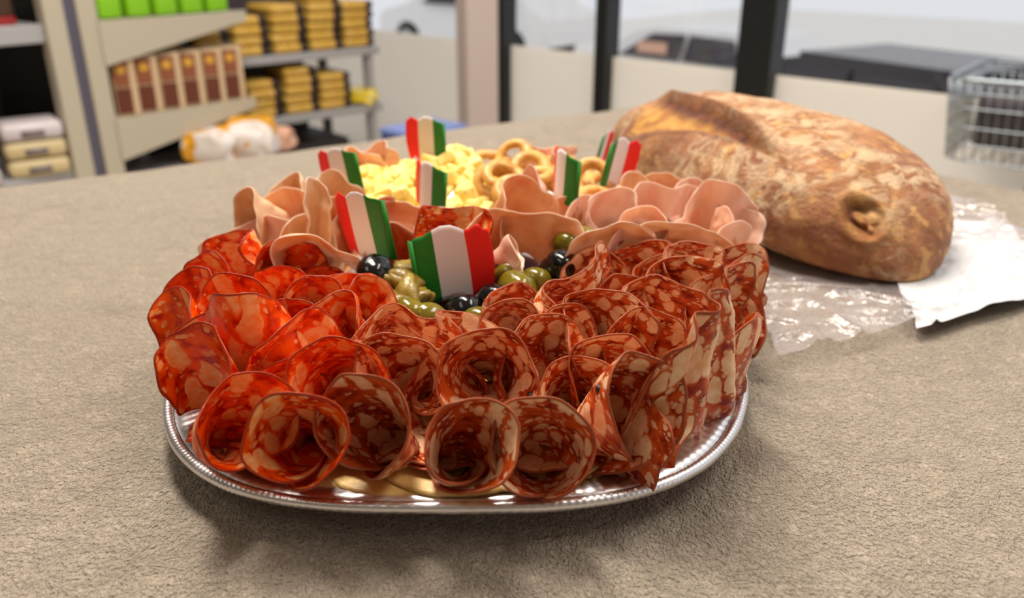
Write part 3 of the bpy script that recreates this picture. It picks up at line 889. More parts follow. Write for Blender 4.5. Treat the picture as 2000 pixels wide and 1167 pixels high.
# --- marbled salami behind
marb(797, 678, .799, 26, 8, 0, 'pale marbled salami wave just below the front flag', kind='wave', A=50, n=1.6, ph=.3, B=120, flare=.25, ay=.46, Rr=.050, sag=.3)
marb(806, 756, .797, 36, -12, 0, 'dark hollow marbled salami roll between the red and the big round roll', A=270, flare=1.2, ay=.66, Rr=.047)
marb(953, 758, .803, 44, 2, 0, 'big round marbled salami roll at the centre with a peppercorn on its lip', A=350, flare=1.45, ay=.62, g=.25, B=60, Rr=.060)
marb(898, 690, .800, 8, 50, 14, 'narrow upright marbled salami leaves behind the big round roll', kind='taco', A=200, ay=.55, Rr=.038)
marb(998, 655, .804, 34, -6, 0, 'small open marbled salami roll behind the big round roll', A=280, flare=.5, ay=.48, Rr=.042)
marb(1050, 728, .799, 18, 30, 6, 'marbled salami slice curling round the right side of the big round roll', A=160, flare=.2, ay=.64, Rr=.047)
marb(992, 622, .806, 24, 30, 0, 'little marbled salami fold in front of the green olives', A=200, ay=.6, Rr=.032)
marb(1130, 606, .810, 22, 14, -4, 'broad wavy marbled salami slice with raised corners right of the olives', kind='wave', A=46, n=1.4, ph=1.2, B=60, flare=-.3, ay=.56, Rr=.052, sag=.3, square=.15)
marb(1165, 684, .800, 26, 34, -18, 'long marbled salami fold sloping down to the right at mid platter', kind='taco', A=150, B=40, ay=.68, Rr=.053, sag=.35)
marb(1098, 690, .796, 34, 20, 0, 'dark marbled salami cone left of the long sloping fold', A=300, ay=.8, Rr=.040)
marb(1275, 648, .803, 24, 30, -14, 'marbled salami fold with a raised left lip between the broad wave and the fan', kind='taco', A=130, B=30, ay=.58, Rr=.048, sag=.35)
marb(1318, 586, .808, 22, 24, -16, 'smooth marbled salami fold right of the broad wavy one', kind='taco', A=130, ay=.66, Rr=.042, sag=.4)
marb(1222, 528, .812, 16, 24, -14, 'upright marbled salami corner rising before the pink ham', A=130, ay=.55, Rr=.034, sag=.4, square=.35)
marb(1338, 545, .812, 22, 20, -12, 'marbled salami fold with a sharp tip behind the smooth one', kind='taco', A=150, B=40, ay=.66, Rr=.040, sag=.45)
marb(1388, 622, .800, 14, 44, -10, 'reddish marbled salami slice near the right rim', A=120, ay=.8, Rr=.038, sag=.3, square=.3)
marb(1442, 610, .796, 8, 52, 0, 'marbled salami slice hanging upright along the right rim', A=130, ay=.95, Rr=.038, sag=.25, square=.3)
marb(1418, 558, .803, 18, 36, 0, 'pinkish marbled salami slice at the right end of the back row', A=160, ay=.75, Rr=.036, sag=.3, square=.3)
marb(1338, 768, .796, -20, 204, 10, 'large fluted marbled salami fan spilling over the right rim', kind='wave', A=46, n=3.6, ph=.4, B=40, flare=-.5, ay=.86, Rr=.064, sag=-.45)
marb(1408, 715, .793, -14, 226, 14, 'marbled salami slice leaning outward behind the large fan', A=120, flare=-.2, ay=.92, Rr=.040, sag=-.4)
marb(1472, 596, .792, 10, 70, 0, 'thin marbled salami edge poking out farthest right', A=160, ay=.6, Rr=.022)
marb(1245, 722, .792, 26, 18, 0, 'marbled salami fold half hidden left of the large fan', A=220, ay=.8, Rr=.044)
marb(1190, 762, .788, 30, 10, 0, 'marbled salami slice half hidden behind the right end roll', A=220, ay=.8, Rr=.044)
marb(1070, 655, .792, 26, 10, 0, 'marbled salami slice half hidden below the broad wavy one', A=220, ay=.55, Rr=.042)
marb(1210, 630, .792, 24, 20, 0, 'marbled salami slice half hidden between the two sloping folds', A=180, ay=.7, Rr=.042)
marb(1290, 578, .796, 24, 20, 0, 'marbled salami slice half hidden behind the raised left lip', A=180, ay=.7, Rr=.038)
marb(872, 775, .786, 34, 0, 0, 'marbled salami slice half hidden between the two dark hollow rolls', A=240, ay=.55, Rr=.042)
marb(1125, 795, .784, 34, 0, 0, 'marbled salami slice half hidden between the front right rolls', A=240, ay=.7, Rr=.042)
marb(1160, 560, .800, 24, 0, 0, 'marbled salami slice in the gap below the pink ham', A=180, ay=.7, Rr=.036)

# slices lying flat beneath the rolls
for fn, u, v, w in ((red, 505, 838, 'front left corner roll'), (red, 625, 858, 'second roll from the left'), (marb, 768, 858, 'third roll from the left'), (marb, 902, 866, 'overhanging middle roll'), (marb, 1062, 866, 'second roll from the right'), (marb, 1185, 840, 'right end roll'), (marb, 953, 752, 'big round roll'), (marb, 815, 756, 'dark hollow marbled roll'), (red, 672, 762, 'dark hollow red roll')):
    fn(u, v, .7735, 84, 0, 0, ('spicy red' if fn is red else 'marbled') + ' salami slice lying flat under the ' + w, A=26, flare=0, ay=.9, Rr=.036)
# --- hams
def ham(mat, u, v, z, tilt, yaw, roll, lab, grp, name='ham_slice', **k):
    k.setdefault('Rr', .05); k.setdefault('irr', .10); k.setdefault('ruff', .0016); k.setdefault('thick', .0011)
    return slice_at(name, mat, u, v, z, tilt, yaw, roll, lab, 'ham', grp, **k)
G1, G2, G3, G4 = 'pale ham folds at the left', 'cured ham folds in the middle', 'pink ham folds at the right', 'ham behind the cheese'
ham('roast', 512, 452, .806, 50, -20, -6, 'pale roast ham fold with a rounded golden edge at the far left', G1, kind='taco', A=200, ay=.6, Rr=.048)
ham('pink', 520, 478, .800, 20, -10, 0, 'flat pinkish ham edge below the rounded golden one', G1, kind='wave', A=30, B=60, ay=.45, Rr=.05)
ham('roast', 580, 408, .808, 26, -20, 0, 'small roast ham fold at the upper left beneath the red end of the leftmost flag', G1, kind='taco', A=180, ay=.6, Rr=.040)
ham('roast', 618, 455, .824, 4, 30, 3, 'thin upright strip of roast ham standing like a spike', G1, kind='taco', A=160, ay=1.9, Rr=.020, flare=0, irr=.05)
ham('roast', 640, 520, .812, 62, 10, -4, 'roast ham slice cupped like a shallow bowl left of the black olive', G1, kind='wave', A=34, n=1.2, ph=1.0, B=210, ay=.62, Rr=.052, flare=.3)
ham('roast', 600, 500, .806, 20, 10, 8, 'torn roast ham fold with ragged white edge behind the cupped one', G1, kind='taco', A=140, ay=.6, Rr=.044)
ham('pros', 560, 450, .800, 20, 14, 0, 'cured ham fold half hidden behind the torn roast ham', G1, A=180, ay=.7, Rr=.045)
ham('roast', 655, 395, .812, 24, -10, 0, 'roast ham fold just under the leftmost flag', G1, kind='wave', A=44, n=2, ph=.2, B=120, ay=.6, Rr=.040)
ham('pros', 700, 462, .808, 30, 8, 0, 'cured ham fold behind the second flag', G2, kind='wave', A=54, n=2.1, ph=.6, B=100, ay=.5, Rr=.044, sag=.3, square=.25)
ham('pros', 660, 478, .806, 24, -6, 10, 'cured ham fold between the upright strip and the second flag', G2, kind='taco', A=170, ay=.7, Rr=.044)
ham('pros', 796, 462, .810, 26, -10, 8, 'wide cured ham fold between the second flag and the red salami fold', G2, kind='wave', A=30, n=1.3, ph=.9, B=120, ay=.52, Rr=.044, sag=.35, square=.25)
ham('raw', 800, 525, .796, 26, 0, 0, 'reddish raw ham fold behind the front flag', G2, kind='wave', A=40, n=2, ph=.5, B=90, ay=.6, Rr=.046)
ham('raw', 880, 500, .800, 18, 10, 0, 'deep orange raw ham fold hidden mostly by the front flag', G2, A=140, ay=.7, Rr=.042)
ham('pros', 1018, 495, .810, 16, -4, 4, 'broad smooth cured ham slice standing right of the front flag', G2, kind='wave', A=16, n=1.3, ph=.6, B=110, ay=.60, Rr=.049, flare=.1, sag=.35, square=.25)
ham('pros', 1030, 428, .822, 30, 24, 14, 'cured ham fold with a curled dark edge on top of the broad slice', G2, kind='wave', A=44, n=1.5, ph=.4, B=150, ay=.6, Rr=.046)
ham('pink', 1000, 505, .818, 24, 40, 30, 'pale fat end of a ham slice sticking out beside the front flag', G2, kind='taco', A=200, ay=.35, Rr=.028)
ham('pink', 1052, 395, .826, 20, -10, -20, 'pink ham fold left of the narrow flag', G2, kind='taco', A=200, ay=.7, Rr=.034)
ham('pros', 1080, 436, .808, 26, 20, 0, 'cured ham slice behind the narrow flag', G2, A=160, ay=.5, Rr=.036)
ham('pink', 1190, 436, .815, 34, 0, 0, 'pink ham roll right of the toothpick of the narrow flag', G3, A=280, flare=.3, ay=.5, Rr=.044)
ham('roast', 1172, 500, .812, 46, 30, -24, 'large smooth disc of pale ham right of the black olives', G3, A=70, flare=0, ay=.95, Rr=.042, irr=.04)
ham('pink', 1255, 462, .814, 50, -10, 0, 'pink ham ring with bright rim at the middle right', G3, A=300, flare=.4, ay=.5, Rr=.044)
ham('roast', 1320, 490, .810, 58, -10, 4, 'long pale ham slice lying over the back row of marbled salami', G3, A=90, flare=0, ay=.6, Rr=.058, irr=.05)
ham('pink', 1235, 500, .812, 40, 10, 10, 'pale ham corner above the upright marbled salami', G3, kind='taco', A=120, ay=.6, Rr=.040)
ham('pink', 1385, 455, .812, 14, 8, 0, 'tall pink ham wave at the right in front of the loaf', G3, kind='wave', A=58, n=2.1, ph=.2, B=110, ay=.74, Rr=.050)
ham('pink', 1425, 470, .806, 8, 50, 6, 'pink ham fold at the far right touching the loaf side', G3, kind='taco', A=150, ay=.9, Rr=.036)
ham('pink', 1290, 430, .812, 24, 10, 0, 'pink ham fold between the tilted flag and the tall pink wave', G3, kind='wave', A=50, n=1.8, ph=.5, B=120, ay=.55, Rr=.046)
ham('pros', 1300, 388, .811, 26, 4, 6, 'orange cured ham slice under the tip of the tilted flag', G3, kind='wave', A=30, n=1.6, ph=.3, B=80, ay=.42, Rr=.046, sag=.3, square=.25)
ham('roast', 1240, 412, .812, 20, 30, 0, 'roast ham fold below the tilted flag', G3, kind='taco', A=170, ay=.6, Rr=.040)
ham('pink', 1340, 420, .806, 24, -10, 0, 'pale ham fold behind the tall pink wave', G3, kind='taco', A=170, ay=.6, Rr=.040)
ham('pink', 1418, 520, .796, 20, 40, 0, 'pink ham slice hanging at the right rim above the salami', G3, A=140, ay=.8, Rr=.036)
ham('pink', 1160, 455, .800, 24, 0, 0, 'pink ham fold half hidden behind the large smooth disc', G3, A=200, ay=.7, Rr=.040)
for i, (u, v, z, lab) in enumerate(((738, 312, .822, 'small pink ham curl left of the hindmost flag'), (700, 330, .816, 'pink ham fold at the back between the two hindmost flags'), (1055, 318, .815, 'pink ham fold behind the ring biscuits'), (1110, 322, .815, 'pale ham fold at the back right of the ring biscuits'), (1225, 350, .812, 'small pale ham fold behind the tilted flag'))):
    ham('pink', u, v, z, 26, -20 + 20 * i, 0, lab, G4, kind='wave', A=50, n=1.8, ph=.3 * i, B=140, ay=.5, Rr=.034)

# ================================================================== CHEESE UNDERNEATH
CS = [(545, 930, 'front left, beside the corner one'), (770, 940, 'front, below the first marbled roll'), (1030, 940, 'front, right of the middle roll'), (450, 905, 'front left'), (610, 930, 'front, left of the middle'), (900, 935, 'front middle, under the overhanging roll'), (1130, 925, 'front, right of the middle'), (1235, 880, 'front right corner'), (1330, 780, 'right side under the fan'), (1385, 690, 'right side behind the fan'), (440, 780, 'left side'), (700, 800, 'middle left'), (1000, 800, 'middle right')]
def cheese_slice_mesh(seed):
    rg = random.Random(seed); bm = bmesh.new(); n_ = 72; r = .052
    rings = [(0, .0022), (.6, .0022), (.96, .0022), (1, .0014), (.995, 0), (0.5, 0)]
    prev = None; c0 = bm.verts.new((0, 0, .0022))
    for f, z in rings[1:]:
        cur = []
        for i in range(n_):
            a = i * math.tau / n_; rr = r * f * (1 + .02 * math.sin(2 * a + seed))
            cur.append(bm.verts.new((rr * math.cos(a), rr * math.sin(a), z + .0014 * noise.noise(Vector((rr * 30 * math.cos(a), rr * 30 * math.sin(a), seed))))))
        for i in range(n_):
            k = (i + 1) % n_
            if prev is None: bm.faces.new((c0, cur[i], cur[k]))
            else: bm.faces.new((prev[i], cur[i], cur[k], prev[k]))
        prev = cur
    return bm
for i, (u, v, w) in enumerate(CS):
    o = put('cheese_slice', cheese_slice_mesh(i), M['cheese_slice']); z = .7652 + .0022 * (i % 3)
    p = P(u, v, z)
    d = Vector((p.x - TC.x, p.y - TC.y))
    a_, b_ = TA - .005 - .052, TB - .005 - .052     # keep inside the platter
    k = (abs(d.x / a_) ** 2.6 + abs(d.y / b_) ** 2.6) ** (1 / 2.6)
    if k > 1: d = d / k
    o.location = (TC.x + d.x, TC.y + d.y, z)
    tag(o, 'pale yellow round cheese slice under the salami at the %s' % w, 'cheese', 'cheese slices lining the platter')

# ================================================================== CHEESE CHUNKS
rng = random.Random(11)
def chunk_mesh(seed):
    rg = random.Random(seed); bm = bmesh.new(); pts = []
    sx, sy, sz = rg.uniform(.0075, .011), rg.uniform(.006, .009), rg.uniform(.0045, .007)
    for sxn in (-1, 1):
        for syn in (-1, 1):
            for szn in (-1, 1):
                bm.verts.new((sxn * sx * rg.uniform(.6, 1.15), syn * sy * rg.uniform(.6, 1.15), szn * sz * rg.uniform(.6, 1.2)))
    for _ in range(3): bm.verts.new((rg.uniform(-1, 1) * sx, rg.uniform(-1, 1) * sy, rg.uniform(-1.3, 1.3) * sz))
    r = bmesh.ops.convex_hull(bm, input=bm.verts)
    bmesh.ops.delete(bm, geom=list({v for v in r['geom_unused'] + r['geom_interior'] if isinstance(v, bmesh.types.BMVert)}), context='VERTS')
    bmesh.ops.bevel(bm, geom=list(bm.edges), offset=.0013, segments=2, affect='EDGES', profile=.5, clamp_overlap=True)
    bmesh.ops.subdivide_edges(bm, edges=[e for e in bm.edges if e.calc_length() > .004], cuts=2, use_grid_fill=True)
    for v in bm.verts: v.co += Vector(nvec(v.co * 260 + Vector((seed, 0, 0)))) * .0007
    return bm
protos = [put('cheese_chunk', chunk_mesh(100 + i), M['cheese'], smooth=False) for i in range(12)]
for p_ in protos:
    p_.data.polygons.foreach_set('use_smooth', [True] * len(p_.data.polygons))
MC = Vector((-.090, .762)); n_c = 0; used = []
tries = 0; chunks = []
while n_c < 150 and tries < 9000:
    tries += 1
    a = rng.uniform(0, math.tau); rr = math.sqrt(rng.random()) * 1.0
    x = MC.x + .103 * rr * math.cos(a); y = MC.y + .090 * rr * math.sin(a)
    bumpz = math.exp(-(((x + .056) / .022) ** 2 + ((y - .79) / .03) ** 2))
    if y > .80 and bumpz < .2: continue
    zz = .792 + .022 * (1 - rr ** 2) ** .8 + .020 * bumpz + rng.uniform(-.004, .004)
    if any((x - q[0]) ** 2 + (y - q[1]) ** 2 + (zz - q[2]) ** 2 < .0098 ** 2 for q in used): continue
    used.append((x, y, zz))
    if n_c < 12: o = protos[n_c]
    else: o = protos[rng.randrange(12)].copy(); COL.objects.link(o)
    o.location = (x, y, zz); o.rotation_euler = (rng.uniform(-.7, .7), rng.uniform(-.7, .7), rng.uniform(0, 6.28))
    chunks.append(o)
    n_c += 1
def pix(p):
    d = Vector(p) - Vector((0, 0, H)); c, s_ = math.cos(PITCH), math.sin(PITCH)
    zc = d.y * c - d.z * s_; return (1000 + F * d.x / zc, 583.5 - F * (d.y * s_ + d.z * c) / zc)
chunks.sort(key=lambda o: -pix(o.location)[1])
ORD = ['first', 'second', 'third', 'fourth', 'fifth', 'sixth', 'seventh', 'eighth', 'ninth', 'tenth', 'eleventh', 'twelfth', 'thirteenth', 'fourteenth', 'fifteenth', 'sixteenth']
per = 14
for r_ in range(0, len(chunks), per):
    row = sorted(chunks[r_:r_ + per], key=lambda o: o.location.x)
    for k, o in enumerate(row):
        tag(o, 'pale yellow cheese chunk, %s from left in the %s row up the mound' % (ORD[k], ORD[r_ // per]), 'cheese', 'cheese chunks in the mound')

# ================================================================== TARALLI
def tarallo(seed):
    rg = random.Random(seed); bm = bmesh.new(); n1, n2 = 40, 14; vs = []
    a0 = rg.uniform(0, 6.28); e = rg.uniform(.85, 1.1)
    for i in range(n1):
        a = i * math.tau / n1; r1 = .0150 * (1 + .06 * math.sin(2 * a + a0)); r2 = .0052 * (1 + .16 * math.cos(a - a0)) 
        zc = .0012 * math.sin(2 * a + a0 * 2)
        row = []
        for j in range(n2):
            b = j * math.tau / n2
            p = Vector(((r1 + r2 * math.cos(b)) * math.cos(a) * e, (r1 + r2 * math.cos(b)) * math.sin(a), r2 * math.sin(b) + zc))
            p += Vector(nvec(p * 220 + Vector((seed, 0, 0)))) * .0006
            row.append(bm.verts.new(p))
        vs.append(row)
    for i in range(n1):
        for j in range(n2): bm.faces.new((vs[i][j], vs[(i + 1) % n1][j], vs[(i + 1) % n1][(j + 1) % n2], vs[i][(j + 1) % n2]))
    bmesh.ops.recalc_face_normals(bm, faces=bm.faces)
    return bm
TP = [(1002, 308, .822, 40, 'topmost ring biscuit at the back of the pile'), (955, 318, .815, 20, 'ring biscuit at the back beside the cheese'), (1035, 330, .822, 30, 'ring biscuit leaning right of the topmost one'), (985, 345, .824, 15, 'ring biscuit lying just in front of the topmost one'),
      (1045, 348, .822, 10, 'flat ring biscuit on the right of the pile'), (1008, 375, .816, 35, 'ring biscuit showing its dark hole at the front of the pile'), (1062, 378, .814, 10, 'ring biscuit lying flat before the narrow flag'), (965, 360, .815, 50, 'ring biscuit leaning on the cheese mound'),
      (1085, 330, .812, 20, 'ring biscuit at the back behind the narrow flag'), (1155, 350, .822, 55, 'upright ring biscuit between the narrow and the tilted flag'), (1130, 385, .814, 10, 'ring biscuit right behind the narrow flag'), (1165, 392, .814, 15, 'ring biscuit under the toothpick of the tilted flag'),
      (1150, 418, .806, 10, 'lower ring biscuit beside the green olives'), (1190, 405, .806, 25, 'lower ring biscuit below the tilted flag'), (1115, 345, .815, 30, 'ring biscuit in the middle between both biscuit heaps'), (1020, 400, .806, 10, 'lowest ring biscuit next to the cured ham'),
      (1120, 408, .802, 5, 'lower ring biscuit behind the toothpick of the narrow flag'), (1180, 362, .812, 20, 'ring biscuit hidden partly by the tilted flag')]
for i, (u, v, z, tl, lab) in enumerate(TP):
    o = put('ring_biscuit', tarallo(i), M['tarallo']); o.location = P(u, v, z); o.rotation_euler = (R(tl), R(rng.uniform(-20, 20)), R(rng.uniform(-40, 40)))
    tag(o, 'golden ' + lab, 'biscuit', 'ring biscuits')

# ================================================================== BOWL AND OLIVES
bc = P(905, 585, .775)
bm = bmesh.new(); prof = [(.0, .758), (.030, .758), (.040, .762), (.052, .778), (.058, .792), (.0625, .7935), (.063, .7915), (.0595, .7905), (.0535, .776), (.041, .7595), (.030, .7555), (0, .7555)]
nn = 64; rows = []
for r_, z_ in prof: rows.append([bm.verts.new((r_ * math.cos(i * math.tau / nn), r_ * math.sin(i * math.tau / nn), z_ - .7555)) for i in range(nn)] if r_ > 0 else [bm.verts.new((0, 0, z_ - .7555))])
for a, b in zip(rows[:-1], rows[1:]):
    for i in range(nn):
        k = (i + 1) % nn
        if len(a) == 1: bm.faces.new((a[0], b[i], b[k]))
        elif len(b) == 1: bm.faces.new((a[i], b[0], a[k]))
        else: bm.faces.new((a[i], b[i], b[k], a[k]))
bmesh.ops.recalc_face_normals(bm, faces=bm.faces)
o = put('olive_bowl', bm, M['bowl']); o.location = (bc.x, bc.y, .7555); tag(o, 'dark plastic bowl holding the olives in the middle of the platter', 'bowl')


def olive(u, v, z, r, mat, lab, seed, rot=None):
    rg = random.Random(seed); bm = bmesh.new(); n1, n2 = 28, 20
    hole = mat == 'olive'
    rows = []
    P_ = []
    for j in range(n2 + 1):
        a = math.pi * j / n2; P_.append((math.sin(a) * r, -math.cos(a) * r * 1.22))
    if hole: P_ = [(.0001, r * -.75 )] + [(.18 * r, -r * .8)] + [(r * .22, -r * 1.12)] + [q for q in P_ if q[1] > -r * 1.13 and q[0] > r * .26]+ [(0, r * 1.22)] if False else P_
    for a_, b_ in P_:
        if a_ < 1e-6: rows.append([bm.verts.new((0, 0, b_))])
        else: rows.append([bm.verts.new((a_ * math.cos(i * math.tau / n1), a_ * math.sin(i * math.tau / n1), b_)) for i in range(n1)])
    for a, b in zip(rows[:-1], rows[1:]):
        for i in range(n1):
            k = (i + 1) % n1
            if len(a) == 1: bm.faces.new((a[0], b[k], b[i]))
            elif len(b) == 1: bm.faces.new((a[i], a[k], b[0]))
            else: bm.faces.new((a[i], a[k], b[k], b[i]))
    for v_ in bm.verts:
        p = v_.co
        v_.co += Vector(nvec(p * 90 + Vector((seed, 0, 0)))) * .0009
        if hole:       # dimple where the stone was pushed out
            q = math.hypot(p.x, p.y)
            if p.z < 0 and q < r * .36: v_.co.z += (1 - q / (r * .36)) ** .5 * r * .9
    bmesh.ops.recalc_face_normals(bm, faces=bm.faces)
    o = put('olive', bm, M[mat])
    if hole:
        bm = bmesh.new(); bmesh.ops.create_cone(bm, cap_ends=True, segments=18, radius1=r * .25, radius2=r * .12, depth=r * .3)
        bmesh.ops.translate(bm, vec=(0, 0, -r * .93), verts=bm.verts); h = put('hole_shade_plug', bm, M['olive_in'], o); h['label'] = 'dark plug painted as shade in the stone hole'  # solid dark plug paints the shade inside the dimple
    o.location = P(u, v, z); o.rotation_euler = rot or (R(rg.uniform(50, 110)), 0, R(rg.uniform(-80, 80)))
    tag(o, lab, 'olive', 'green olives' if hole else 'black olives')
OL = [(1010, 562, .806, .0115, 'olive', 'largest green olive, right beside the front flag'), (992, 536, .806, .0095, 'olive', 'green olive behind the largest one'), (1048, 548, .803, .0095, 'olive', 'green olive right of the largest one, below the cured ham'),
      (1108, 478, .815, .0105, 'olive', 'green olive with herbs under the toothpick of the narrow flag'), (1140, 468, .815, .0100, 'olive', 'green olive right of the toothpick of the narrow flag'), (1125, 494, .808, .0095, 'olive', 'green olive between the toothpick and the black olives'),
      (800, 607, .803, .0090, 'olive', 'small green olive left of the front flag toothpick'), (838, 618, .800, .0095, 'olive', 'green olive with a visible hole right at the front flag toothpick'), (932, 625, .800, .0085, 'olive', 'small green olive below the front flag'),
      (1030, 590, .796, .0095, 'olive', 'green olive low down in front of the largest one'),
      (733, 532, .812, .0125, 'black_olive', 'black olive left of the second flag toothpick'), (1096, 516, .812, .0110, 'black_olive', 'shiny black olive at the edge of the pale ham disc'), (1078, 528, .806, .0100, 'black_olive', 'black olive partly behind the shiny one'),
      (965, 585, .800, .0110, 'black_olive', 'black olive in the shade of the front flag'), (905, 610, .796, .0120, 'black_olive', 'large black olive deep in the bowl under the front flag'), (862, 640, .790, .0100, 'black_olive', 'black olive at the front rim of the bowl'), (1000, 600, .792, .0105, 'black_olive', 'black olive low in the bowl at the right')]
for i, a in enumerate(OL): olive(*a, i)


def pickle(u, v, z, seed, lab):
    rg = random.Random(seed); bm = bmesh.new()
    # a layered artichoke-like wedge: three overlapping leaves grown from a heel
    L = .013
    pts = [(L * (-1 + 2 * t), .0015 * math.sin(3 * t + seed), .003 * math.sin(math.pi * t)) for t in [i / 10 for i in range(11)]]
    tube(bm, pts, lambda t: .0022 + .0048 * math.sin(math.pi * min(t * .9 + .08, 1)), 12)
    for k in (-1, 1):
        pts = [(L * (-.9 + 1.7 * t), k * (.002 + .0035 * t), .002 + .003 * t) for t in [i / 8 for i in range(9)]]
        tube(bm, pts, lambda t: .0018 + .0030 * math.sin(math.pi * min(t * .9 + .08, 1)), 10)
    for v_ in bm.verts: v_.co += Vector(nvec(v_.co * 200 + Vector((seed, 0, 0)))) * .0012
    o = put('pickled_vegetable', bm, M['pickle']); o.location = P(u, v, z); o.rotation_euler = (R(rg.uniform(-30, 30)), R(rg.uniform(-20, 50)), R(rg.uniform(-90, 90)))
    tag(o, lab, 'pickle', 'pickled vegetable pieces')
for i, (u, v, z, lab) in enumerate(((790, 556, .806, 'yellow pickled piece right of the second toothpick'), (765, 562, .803, 'yellow pickled piece under the black olive'), (800, 578, .803, 'long pickled piece in the bowl left of the front flag'), (762, 592, .800, 'pickled piece touching the red salami'), (778, 604, .798, 'green pickled piece at the bowl front left'), (795, 535, .806, 'pickled piece high against the ham behind the front flag'), (752, 580, .798, 'pickled piece half hidden behind the red salami'), (812, 592, .798, 'pickled piece touching the green edge of the front flag'))): pickle(u, v, z, i, lab)

# ================================================================== FLAGS
def PY(u, v, y):
    dx = (u - 1000) / F; dy = (583.5 - v) / F; c, s = math.cos(PITCH), math.sin(PITCH)
    d = Vector((dx, c + dy * s, -s + dy * c)); return Vector((0, 0, H)) + d * (y / d.y)
FW, FH = .0505, .0475
TOP = [(0, .955), (.03, .94), (.06, .965), (.12, .985), (.2, .99), (.3, 1.04), (.42, 1.085), (.55, 1.08), (.64, 1.03), (.70, .99), (.78, 1.0), (.86, 1.045), (.90, 1.045), (.93, .985), (.96, .97), (.99, .985), (1.0, .96)]
BOT = [(0, 0), (.15, .012), (.35, .04), (.5, .06), (.58, .05), (.65, .01), (.70, .02), (.80, .10), (.84, .12), (.88, .05), (.93, .03), (.97, .10), (1.0, .25)]
def pl(t, q):
    for (a, x), (b, y) in zip(q[:-1], q[1:]):
        if t <= b: return x + (y - x) * (t - a) / (b - a)
    return q[-1][1]
def flag(u, v, y, side, yaw, lean, stick, curve, lab, sc=1.0, back=0):
    root = empty('flag_pick', (0, 0, 0)); root.scale = (sc, sc, sc); tag(root, lab, 'flag', 'little green, white and red flags')
    nx, nz = 60, 14; vs = []; fs = []; uv = []
    for i in range(nx + 1):
        t = i / nx
        yy = curve * math.sin(math.pi * t) * FW + .0022 * math.exp(-(t / .05) ** 2)
        for j in range(nz + 1):
            f = j / nz; zb, zt = pl(t, BOT) * FH, pl(t, TOP) * FH
            xx = t * FW * (1 - .0) + .0018 * math.sin(math.pi * f) * t ** 4
            vs.append((side * xx, yy - .0012, zb + (zt - zb) * f)); uv.append((t, f))
    for i in range(nx):
        for j in range(nz):
            a = i * (nz + 1) + j; fs.append((a, a + nz + 1, a + nz + 2, a + 1))
    me = bpy.data.meshes.new('paper_flag'); me.from_pydata(vs, [], fs); me.update()
    ul = me.uv_layers.new(name='UVMap')
    for lp in me.loops: ul.data[lp.index].uv = uv[lp.vertex_index]
    o = put('paper_flag', me, M['flag'], root); md = o.modifiers.new('thickness', 'SOLIDIFY'); md.thickness = .0003
    bm = bmesh.new(); tube(bm, [(side * .0014, 0, FH * .93), (side * .0014, 0, 0), (side * .0014, 0, -stick + .008), (side * .0014, 0, -stick)], lambda t: .0011 if t < .9 else .0004, 10); put('toothpick', bm, M['wood'], root)
    bm = bmesh.new(); tube(bm, [(side * .0014, 0, .0005), (side * .0014, 0, FH * .94)], .0017, 10)
    me = bpy.data.meshes.new('folded_edge'); bm.to_mesh(me); bm.free(); ul = me.uv_layers.new(name='UVMap')
    for lp in me.loops: ul.data[lp.index].uv = (.05, .5)
    put('folded_edge', me, M['flag'], root)['label'] = 'green folded edge round the toothpick'
    p = PY(u, v, y)
    root.rotation_euler = (Matrix.Rotation(R(lean), 4, 'Y') @ Matrix.Rotation(R(back), 4, 'X') @ Matrix.Rotation(R(yaw), 4, 'Z')).to_euler()
    root.location = p
    return root
flag(819, 600, .520, 1, 6, -7, .045, .05, 'front flag, the largest one, green edge on the left', 1.04)
flag(775, 507, .545, -1, -38, -9, .048, -.06, 'flag second from the front, left of it, leaning left with red on the left', 0.95)
flag(713, 378, .700, -1, -28, -9, .045, -.05, 'leftmost flag, standing over the roast ham at the back left', 0.8)
flag(872, 322, .770, -1, -30, -1, .040, .04, 'hindmost flag in the middle on top of the cheese mound', 0.84)
flag(869, 422, .655, -1, -50, 4, .040, -.12, 'flag on the front slope of the cheese mound, its red stripe narrow', 0.8)
flag(1126, 408, .640, -1, -68, 3, .050, -.14, 'narrow flag seen almost edge on above the green olives', 0.84)
flag(1171, 370, .700, 1, 46, 12, .050, .12, 'tilted flag leaning right in front of the loaf, green on the left', 0.86)
flag(1160, 330, .790, 1, 68, 14, .055, .05, 'partly hidden flag behind the tilted one', 0.7)

